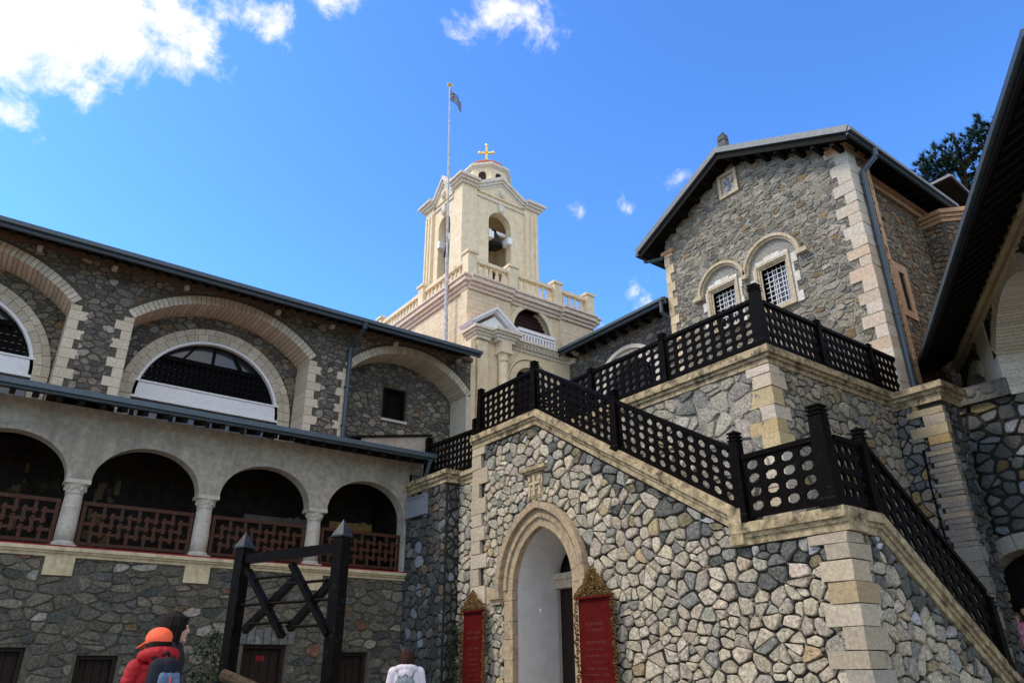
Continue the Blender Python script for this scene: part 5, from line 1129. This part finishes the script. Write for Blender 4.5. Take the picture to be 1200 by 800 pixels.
# ================================================================== the two red boards beside the portal
def board(u0, u1, ztop, zp, label):
    f = facX(8.80); t = empty('notice_board', (8.8, -(u0 + u1) / 2, 0), label, 'notice board', 'red boards beside the portal')
    p = one(lambda b: b.fbox(f, u0, u1, .55, ztop, -.04, .0), 'red_panel', RED, t)
    one(lambda b: b.fbox(f, u0 - .02, u1 + .02, ztop, ztop + .035, -.05, .05), 'top_ledge', RED, t)
    r = random.Random(int(u0 * 10)); W_ = u1 - u0
    for k in range(16):                         # faded lines of lettering, unreadable in the photograph
        z = ztop - .42 - k * .095; big_ = k in (0, 1, 3)
        if k == 2: continue
        def ln(b):
            L = W_ * r.uniform(.42, .74); u = (u0 + u1) / 2 - L / 2
            while u < (u0 + u1) / 2 + L / 2:
                w = r.uniform(.016, .036); hh = .05 if big_ else .03
                b.fbox(f, u, u + w * .35, z, z + hh, 0, .0025); b.fbox(f, u + w * .35, u + w, z + (hh - .008 if r.random() < .5 else 0), z + (hh if r.random() < .5 else .008) + .001, 0, .002) if r.random() < 0 else b.fbox(f, u + w * .36, u + w, z + hh * r.choice((0, .4, .78)), z + hh * r.choice((.98, .98)), 0, .0024) if r.random() < .35 else b.fbox(f, u + w * .6, u + w * .95, z, z + hh, 0, .0024)
                u += w + .014 + (.05 if r.random() < .16 else 0)
        one(ln, 'lettering', REDTXT, p)
    def carve(b):                               # pierced scrolls: many little rings and buds
        def scroll(u, v, s, ph):
            pts = [f.p(u + s * (1 - q / 9) * math.cos(ph + q * .75), v + s * (1 - q / 9) * math.sin(ph + q * .75), .015 + .02 * math.sin(q)) for q in range(8)]
            b.path(pts, s * .26, 5); b.ball(pts[-1], s * .34, 1, 1, 1, 6, 4)
        for s in (-1, 1):
            e = u0 - .045 if s < 0 else u1 + .045; z = .6
            while z < ztop + .06:
                scroll(e + r.uniform(-.015, .015), z, .05, r.uniform(0, 6)); z += .072
        cu = (u0 + u1) / 2; Hh = zp - ztop - .05
        for k in range(130):
            a = r.uniform(-1, 1); v = r.random(); lim = 1 - v ** .8 * .92
            if abs(a) > lim: a = r.choice((-1, 1)) * lim * r.uniform(.6, 1)
            scroll(cu + a * (W_ / 2 + .04), ztop + .06 + v * Hh, .042 + .014 * (1 - v), r.uniform(0, 6))
        scroll(cu, zp + .02, .05, 0); b.fbox(f, u0 - .02, u1 + .02, ztop + .03, ztop + .06, -.03, .03)
    one(carve, 'carved_frame', GOLD, t)
    one(lambda b: (b.fbox(f, u0 + .05, u0 + .11, 0, .6, -.05, .01), b.fbox(f, u1 - .11, u1 - .05, 0, .6, -.05, .01)), 'leg', DARKWOOD, t)
board(-13.56, -12.84, 2.36, 2.72, 'narrow red board in gilded carved frame, left of the portal')
board(-9.98, -9.18, 2.36, 2.82, 'wide red board in gilded carved frame, right of the portal')

# ================================================================== plants
def leaves(b, c, rad, n, s, r, squash=1.0):
    for q in range(n):
        d = Vector((r.gauss(0, 1), r.gauss(0, 1), r.gauss(0, 1))).normalized() * rad * r.random() ** .45; p = Vector(c) + Vector((d.x, d.y, d.z * squash))
        a = Vector((r.uniform(-1, 1), r.uniform(-1, 1), r.uniform(-.6, 1))).normalized(); e = a.orthogonal().normalized(); k = s * r.uniform(.6, 1.3)
        b.add([p, p + a * k * .5 + e * k * .28, p + a * k, p + a * k * .5 - e * k * .28], [(0, 1, 2, 3)])
def bushy(name, label, base, h, crowns, n, s, m, seed, cat='shrub', group=None):
    r = random.Random(seed); t = empty(name, base, label, cat, group); bx, by, bz = base
    def st(b):
        b.tube(base, (bx + .02, by, bz + h * .75), .03, .015, 7)
        for (dx, dy, dz, rad) in crowns: b.tube((bx + .01, by, bz + h * .45), (bx + dx, by + dy, bz + dz), .012, .006, 5)
    one(st, 'stem', BARK, t)
    for (dx, dy, dz, rad) in crowns:
        one(lambda b: leaves(b, (bx + dx, by + dy, bz + dz), rad, n, s, r), 'foliage', m, t)
    return t
bushy('potted_shrub', 'small dark leafy standard shrub left of the black timber frame', (2.84, 10.0, .35), 1.3, [(0, 0, 1.30, .10), (-.10, 0, 1.16, .12), (.09, .03, 1.08, .13), (.02, -.06, .92, .17), (-.10, .06, .80, .13), (.12, 0, .76, .13)], 90, .06, LEAFD, 4)
PT_ = tag(one(lambda b: b.lathe((2.84, 10.0, 0), [(.16, 0), (.22, .30), (.24, .36), (.20, .36), (.19, .33)], 14), 'flower_pot', ROOF, None), 'terracotta pot holding the small dark shrub', 'flower pot')
bushy('climbing_plant', 'dark climbing plant at the wall foot left of the narrow red board', (8.82, 13.85, 0), 1.9, [(0, 0, .5, .28), (0, .1, .95, .28), (-.03, -.05, 1.35, .24), (0, .08, 1.7, .20), (-.03, .02, 2.0, .14)], 170, .07, LEAFD, 6, 'plant')
bushy('wall_weed', 'leafy green weed growing at the house foot behind the terrace railing', (15.3, 8.15, 6.28), 1.3, [(0, 0, 1.2, .14), (-.02, .14, 1.05, .14), (0, -.12, 1.0, .15), (0, .05, .85, .16)], 40, .12, LEAF, 8, 'weed')
# pine behind the roofs
def pine(base, top, crowns, seed, label):
    r = random.Random(seed); t = empty('pine_tree', base, label, 'tree'); B0 = Vector(base); T = Vector(top)
    def tr(b):
        b.path([B0, B0.lerp(T, .5) + Vector((.2, .1, 0)), T], .26, 9) if 0 else (b.tube(B0, B0.lerp(T, .6), .38, .24, 10), b.tube(B0.lerp(T, .6), T, .24, .06, 9))
        for c, rad in crowns: q = B0.lerp(T, .45 + .5 * r.random()); q.z = min(q.z, c[2] - .3); b.tube(q, c, .09, .03, 6)
    one(tr, 'trunk', BARK, t)
    def cr(b):
        for c, rad in crowns:
            for q in range(int(105 * rad * rad) + 30):
                d = Vector((r.gauss(0, 1), r.gauss(0, 1), r.gauss(0, .7))).normalized() * rad * r.random() ** .4; p = Vector(c) + d; ax = (d.normalized() + Vector((0, 0, .5))).normalized()
                for k in range(16):
                    v = (ax + Vector((r.gauss(0, .6), r.gauss(0, .6), r.gauss(0, .6)))).normalized(); e = v.orthogonal().normalized() * .04; L = r.uniform(.18, .36)
                    b.add([p - e, p + e, p + v * L], [(0, 1, 2)])
    one(cr, 'crown', NEEDLE, t)
pine((30.5, 9.3, 0), (30.8, 9.0, 22.6), [((29.4, 10.3, 20.0), .9), ((29.9, 9.7, 20.6), 1.0), ((30.3, 9.2, 21.2), .9), ((31.0, 8.2, 21.6), .9), ((30.4, 9.2, 19.3), 1.1), ((31.4, 7.7, 22.2), .9), ((31.2, 8.2, 19.5), 1.1), ((30.6, 9.6, 18.0), 1.3), ((31.6, 7.0, 20.6), 1.2)], 5, 'dark green pine rising behind the stone house roof')

# ================================================================== people
def fuse(o, vox, smooth=3):
    m = o.modifiers.new('r', 'REMESH'); m.mode = 'VOXEL'; m.voxel_size = vox; m.use_smooth_shade = True
    s_ = o.modifiers.new('s', 'SMOOTH'); s_.iterations = smooth; s_.factor = .5
    dg = bpy.context.evaluated_depsgraph_get(); me = bpy.data.meshes.new_from_object(o.evaluated_get(dg)); me.name = o.name
    o.modifiers.clear(); o.data = me; me.polygons.foreach_set('use_smooth', [True] * len(me.polygons))
def limb(b, pts, n=12):
    for (p, r), (q, s) in zip(pts, pts[1:]): b.tube(p, q, r, s, n); b.ball(q, s, nu=n, nv=8)
    b.ball(pts[0][0], pts[0][1], nu=n, nv=8)
SKIN = mat('skin', (.50, .30, .21), .55, 8, .08); EYE = mat('eye', (.02, .015, .012), .2, 3, 0)
def person(loc, rz, H_, label, hair, top, legs, hairlen, sleeve=.012, cap=None, hood=None, puffer=False, arms=((.0, .0), (.0, .0)), hoodup=0):
    """facing +X locally"""
    k = H_ / 1.70; t = empty('person', loc, label, 'person', 'visitors in the courtyard', rz=rz); M = Matrix.Translation(Vector(loc)) @ Matrix.Rotation(rz, 4, 'Z') @ Matrix.Scale(k, 4)
    def T(x, y, z): return (x, y, z)
    def put(fn, name, m, vox=None, parent=None, smooth=True, sm=3):
        b = MB(); fn(b); o = bpy.data.objects.new(name, b.mesh(name, m, smooth=smooth)); COL.objects.link(o)
        if vox: fuse(o, vox, sm)
        o.data.transform(Matrix.Scale(k, 4)); o.parent = t; return o
    hands = []
    def arm(s, fwd):
        sh = (0, s * .175, 1.40); el = (.02 + fwd * .10, s * .235, 1.13); wr = (.08 + fwd * .22, s * .225, .90 + fwd * .12); return sh, el, wr
    def bodyf(b):
        b.ball((.02, 0, 1.575), .088, 1.08, .86, 1.28, 18, 14); b.ball((.045, 0, 1.525), .062, 1, .9, 1.1, 14, 10)            # skull, jaw
        b.ball((.116, 0, 1.558), .017, 1.2, .7, 1.3, 8, 6); b.ball((.104, 0, 1.600), .022, .8, 2.2, .5, 8, 6); b.ball((.105, 0, 1.520), .017, .7, 1.5, .6, 8, 6); b.ball((.095, 0, 1.482), .022, .9, 1, .8, 8, 6)
        for s in (-1, 1): b.ball((.02, s * .080, 1.56), .024, .7, .4, 1.2, 8, 6)
        limb(b, [((.01, 0, 1.52), .055), ((-.01, 0, 1.42), .062)])
        b.ball((0, 0, 1.30), .15, .72, 1.12, 1.1, 16, 12); b.ball((0, 0, 1.12), .14, .72, 1.0, 1.2, 16, 12); b.ball((0, 0, .95), .15, .78, 1.12, .85, 16, 12)
        for s, fw in ((-1, arms[0][0]), (1, arms[1][0])):
            sh, el, wr = arm(s, fw); limb(b, [(sh, .055), (el, .040), (wr, .027)])
            d = (Vector(wr) - Vector(el)).normalized(); hp = Vector(wr) + d * .05; b.ball(hp, .040, .8, .55, 1.05, 10, 8)
            for f in range(4):
                q0 = hp + d * .03 + Vector(((f - 1.5) * .019, 0, 0)); L = (.066, .078, .074, .058)[f]; q1 = q0 + d * L * .55 + Vector((.004, -s * .006, 0)); q2 = q1 + (d + Vector((.05, -s * .45, 0))).normalized() * L * .5; limb(b, [(q0, .0105), (q1, .0095), (q2, .008)], 7)
            q0 = hp + Vector((.03, 0, .012)); limb(b, [(q0, .0125), (q0 + d * .035 + Vector((.022, 0, 0)), .0105), (q0 + d * .065 + Vector((.026, -s * .012, 0)), .009)], 7)
            limb(b, [((0, s * .085, .90), .085), ((.02, s * .09, .50), .056), ((-.01, s * .09, .10), .04)]); b.ball((.05, s * .09, .045), .05, 2.0, .85, .8, 10, 8)
    put(bodyf, 'body', SKIN, .0085, sm=2)
    def eyes(b):
        for s in (-1, 1): b.ball((.098, s * .032, 1.578), .0115, .8, 1.2, .9, 8, 6)
    put(eyes, 'eyes', EYE)
    def topf(b):
        e = sleeve
        b.ball((0, 0, 1.30), .15 + e, .80, 1.14, 1.12, 18, 12); b.ball((0, 0, 1.12), .145 + e, .84, 1.05, 1.25, 18, 12); b.ball((0, 0, .95), .155 + e, .85, 1.12, .8, 18, 12)
        limb(b, [((-.005, 0, 1.45), .075 + e * .3), ((0, 0, 1.38), .10 + e)]); limb(b, [((0, -.16, 1.385), .066 + e), ((0, .16, 1.385), .066 + e)])
        for s, fw in ((-1, arms[0][0]), (1, arms[1][0])):
            sh, el, wr = arm(s, fw); wr = Vector(el).lerp(Vector(wr), .93); limb(b, [(sh, .066 + e), (el, .052 + e), (wr, .040 + e * .5)])
            if puffer:
                for q in range(9): p_ = Vector(sh).lerp(Vector(el), q / 5) if q < 5 else Vector(el).lerp(wr, (q - 5) / 4); b.ball(p_, (.070 if q < 5 else .056) + e * .5, 1, 1, .62, 12, 8)
        if not puffer:
            for s in (-1, 1):
                for q in range(7): y_ = s * (.03 + .02 * q); limb(b, [((-.125 + abs(y_) * .35, y_, 1.33 - .06 * (q % 3)), .012), ((-.135 + abs(y_) * .4, y_ * .8, 1.12 - .05 * (q % 2)), .008)], 6)
        if puffer:
            for q in range(7): b.ball((0, 0, .92 + q * .08), .155 + e - .004 * abs(q - 4), .86, 1.14, .34, 18, 8)
    put(topf, 'jacket', top, .011)
    def legf(b):
        b.ball((0, 0, .93), .158, .84, 1.14, .8, 16, 10)
        for s in (-1, 1): limb(b, [((0, s * .088, .90), .098), ((.02, s * .09, .50), .072), ((-.01, s * .09, .09), .060)])
    put(legf, 'trousers', legs, .011)
    def shoe(b):
        for s in (-1, 1): b.ball((.05, s * .09, .05), .06, 2.1, .9, .85, 12, 8); b.ball((-.02, s * .09, .08), .06, 1, .9, 1, 10, 8)
    put(shoe, 'shoes', BLACK, .011)
    def hairf(b):
        b.ball((.0, 0, 1.600), .108, 1.06, .95, 1.08, 18, 12); b.ball((-.03, 0, 1.555), .108, .9, 1.02, 1.2, 16, 10)
        if hairlen > .2:
            limb(b, [((-.055, 0, 1.56), .088), ((-.075, 0, 1.40), .075), ((-.085, 0, 1.60 - hairlen), .045)])
            for s in (-1, 1): limb(b, [((.0, s * .075, 1.58), .036), ((.02, s * .088, 1.45), .034), ((.05, s * .10, 1.60 - hairlen), .022)])
        for q in range(0 if cap else 17):
            a = R_(48 + 16.5 * q); e = .108 + .006 * (q % 2); z1 = 1.50 if hairlen < .3 else 1.47
            limb(b, [((.015 * math.cos(a), .015 * math.sin(a), 1.712), .012), ((e * .8 * math.cos(a), e * .74 * math.sin(a), 1.668), .014), ((e * 1.03 * math.cos(a), e * .95 * math.sin(a), 1.60), .013), ((e * 1.04 * math.cos(a) - .01, e * .98 * math.sin(a), z1 - .012 * (q % 3)), .010)], 6) if abs(((48 + 16.5 * q + 180) % 360) - 180) > 46 else None
        b.ball((.065, 0, 1.655), .052, 1, 1.5, .6, 12, 8)
    put(hairf, 'hair', hair, .008, sm=1)
    if cap:
        def capf(b):
            b.ball((.0, 0, 1.634), .115, 1.06, .98, .86, 20, 12)
            for q in range(9): a = R_(-58 + 14.5 * q); limb(b, [((.085 * math.cos(a), .09 * math.sin(a), 1.618), .010), ((.235 * math.cos(a * .55), .105 * math.sin(a), 1.572 - .014 * abs(math.sin(a))), .008)], 7)
        put(capf, 'cap', cap, .0085, sm=2)
        put(lambda b: (b.ball((-.075, -.075, 1.63), .022, .6, .6, 1.1, 8, 6), b.ball((0, 0, 1.737), .012, 1, 1, .6, 8, 6)), 'cap_badge', BLACK)
    if hood:
        def hoodf(b):
            for q in range(13): a = R_(35 + 24.2 * q); b.ball((-.035 + .085 * math.cos(a), .120 * math.sin(a), 1.435 + hoodup - .025 * math.cos(a)), .052 + hoodup * .25, 1, 1, .9, 10, 8)
            b.ball((-.115, 0, 1.38 + hoodup), .085, .8, 1.25, 1.1, 14, 10); limb(b, [((-.13, 0, 1.36), .055), ((-.135, 0, 1.28), .02)])
        put(hoodf, 'hood', hood, .011)
    return t, M
def backpack(owner, M, label, m1, m2, k=1.0, up=0):
    M = M @ Matrix.Translation((0, 0, up)); loc = M @ Vector((-.20, 0, 1.05)); t = empty('backpack', loc, label, 'backpack')
    def put(fn, name, m, vox=.012):
        b = MB(); fn(b); o = bpy.data.objects.new(name, b.mesh(name, m, smooth=True)); COL.objects.link(o)
        if vox: fuse(o, vox)
        o.data.transform(Matrix.Translation(-loc) @ M); o.parent = t
    def sack(b):
        limb(b, [((-.205, 0, 1.33), .085), ((-.215, 0, 1.10), .105), ((-.21, 0, .92), .10)], 16)
        for s in (-1, 1): limb(b, [((-.19, s * .065, 1.33), .075), ((-.20, s * .075, 1.10), .09), ((-.20, s * .075, .92), .085)], 14)
    put(sack, 'sack', m1)
    def pocket(b):
        for s in (-1, 0, 1): limb(b, [((-.285, s * .06, 1.26), .035), ((-.30, s * .068, 1.08), .045), ((-.295, s * .068, .94), .04)], 10)
    put(pocket, 'front_pocket', m2)
    def straps(b):
        for s in (-1, 1): limb(b, [((-.15, s * .085, 1.40), .022), ((-.06, s * .10, 1.475), .022), ((.06, s * .115, 1.44), .022), ((.135, s * .12, 1.28), .020), ((.09, s * .15, 1.08), .018), ((-.12, s * .14, .98), .016)], 8)
    put(straps, 'strap', m1, None); put(lambda b: limb(b, [((-.17, -.03, 1.425), .012), ((-.185, 0, 1.45), .012), ((-.17, .03, 1.425), .012)], 6), 'carry_loop', m1, None)
    return put, t
REDJ = mat('red quilted nylon', (.36, .012, .018), .5, 8, .25, .02, 14, spec=.2); ORANGE = mat('orange cap cloth', (.85, .13, .06), .8, 6, .08)
NAVY = mat('navy pack fabric', (.012, .014, .022), .8, 8, .2); BLUEG = mat('blue grey pack fabric', (.09, .13, .22), .7, 8, .25)
HAIRD = mat('dark brown hair', (.009, .006, .005), .6, 30, .5, .012, 55, spec=.1); HAIRB = mat('light brown hair', (.13, .075, .04), .6, 30, .5, .012, 55, spec=.15); HAIRR = mat('reddish brown hair', (.026, .011, .008), .6, 30, .5, .012, 55, spec=.12)
WHITEJ = mat('pale hooded jacket', (.60, .55, .63), .85, 6, .1, .02, 12); GREYP = mat('grey pack fabric', (.14, .17, .19), .7, 8, .25); DENIM = mat('dark trousers', (.02, .022, .03), .85, 8, .2); DARKJ = mat('dark jacket', (.025, .02, .022), .8, 6, .2)
PINKJ = mat('pink patterned jacket', (.50, .12, .22), .85, 9, .15, .012, 14, stain=((.62, .40, .45), 16, .5, .62)); BLUEH = mat('pack zip red', (.45, .04, .05), .6, 5, .1)
_, M = person((1.55, 7.0, 0), R_(105), 1.575, 'person in red quilted jacket and bright orange cap with pack on back', HAIRD, REDJ, DENIM, .1, .004, cap=ORANGE, hood=REDJ, puffer=True, hoodup=.055)
put, t = backpack(_, M, 'blue grey and black backpack worn on the red quilted jacket', NAVY, BLUEG, up=.07)
put(lambda b: limb(b, [((-.345, .02, 1.25), .008), ((-.355, .02, 1.08), .008), ((-.345, .02, .95), .008)], 6), 'zip', BLUEH, None)
person((1.745, 7.40, 0), R_(-22), 1.74, 'person with long dark hair walking right behind the orange cap', HAIRD, DARKJ, DENIM, .52, .014, arms=((.3, 0), (-.3, 0)))
_, M = person((4.95, 8.92, 0), R_(57), 1.51, 'person in pale hooded jacket with short reddish hair seen from behind', HAIRR, WHITEJ, DENIM, .21, .02, hood=WHITEJ, hoodup=.01)
backpack(_, M, 'small grey backpack worn over the pale hooded jacket', GREYP, GREYP, up=-.07)
person((16.2, 6.12, 1.0), R_(208), 1.20, 'child in pink patterned jacket standing by the passage at right', HAIRB, PINKJ, DENIM, .3, .016)
person((16.7, 6.16, 1.0), R_(200), 1.36, 'person in dark jacket half hidden behind the child in pink', HAIRD, DARKJ, DENIM, .12, .014)
# weathered log by the left post
LG = tag(one(lambda b: (b.tube((2.02, 6.72, 1.24), (2.5, 6.25, 1.0), .05, .05, 9), b.tube((2.06, 6.66, 0), (2.06, 6.66, 1.16), .06, .06, 8), b.tube((2.45, 6.3, 0), (2.45, 6.3, .98), .06, .06, 8)), 'weathered_log_rail', LOGM, None), 'rough weathered log rail at the foot of the black timber frame', 'log rail')
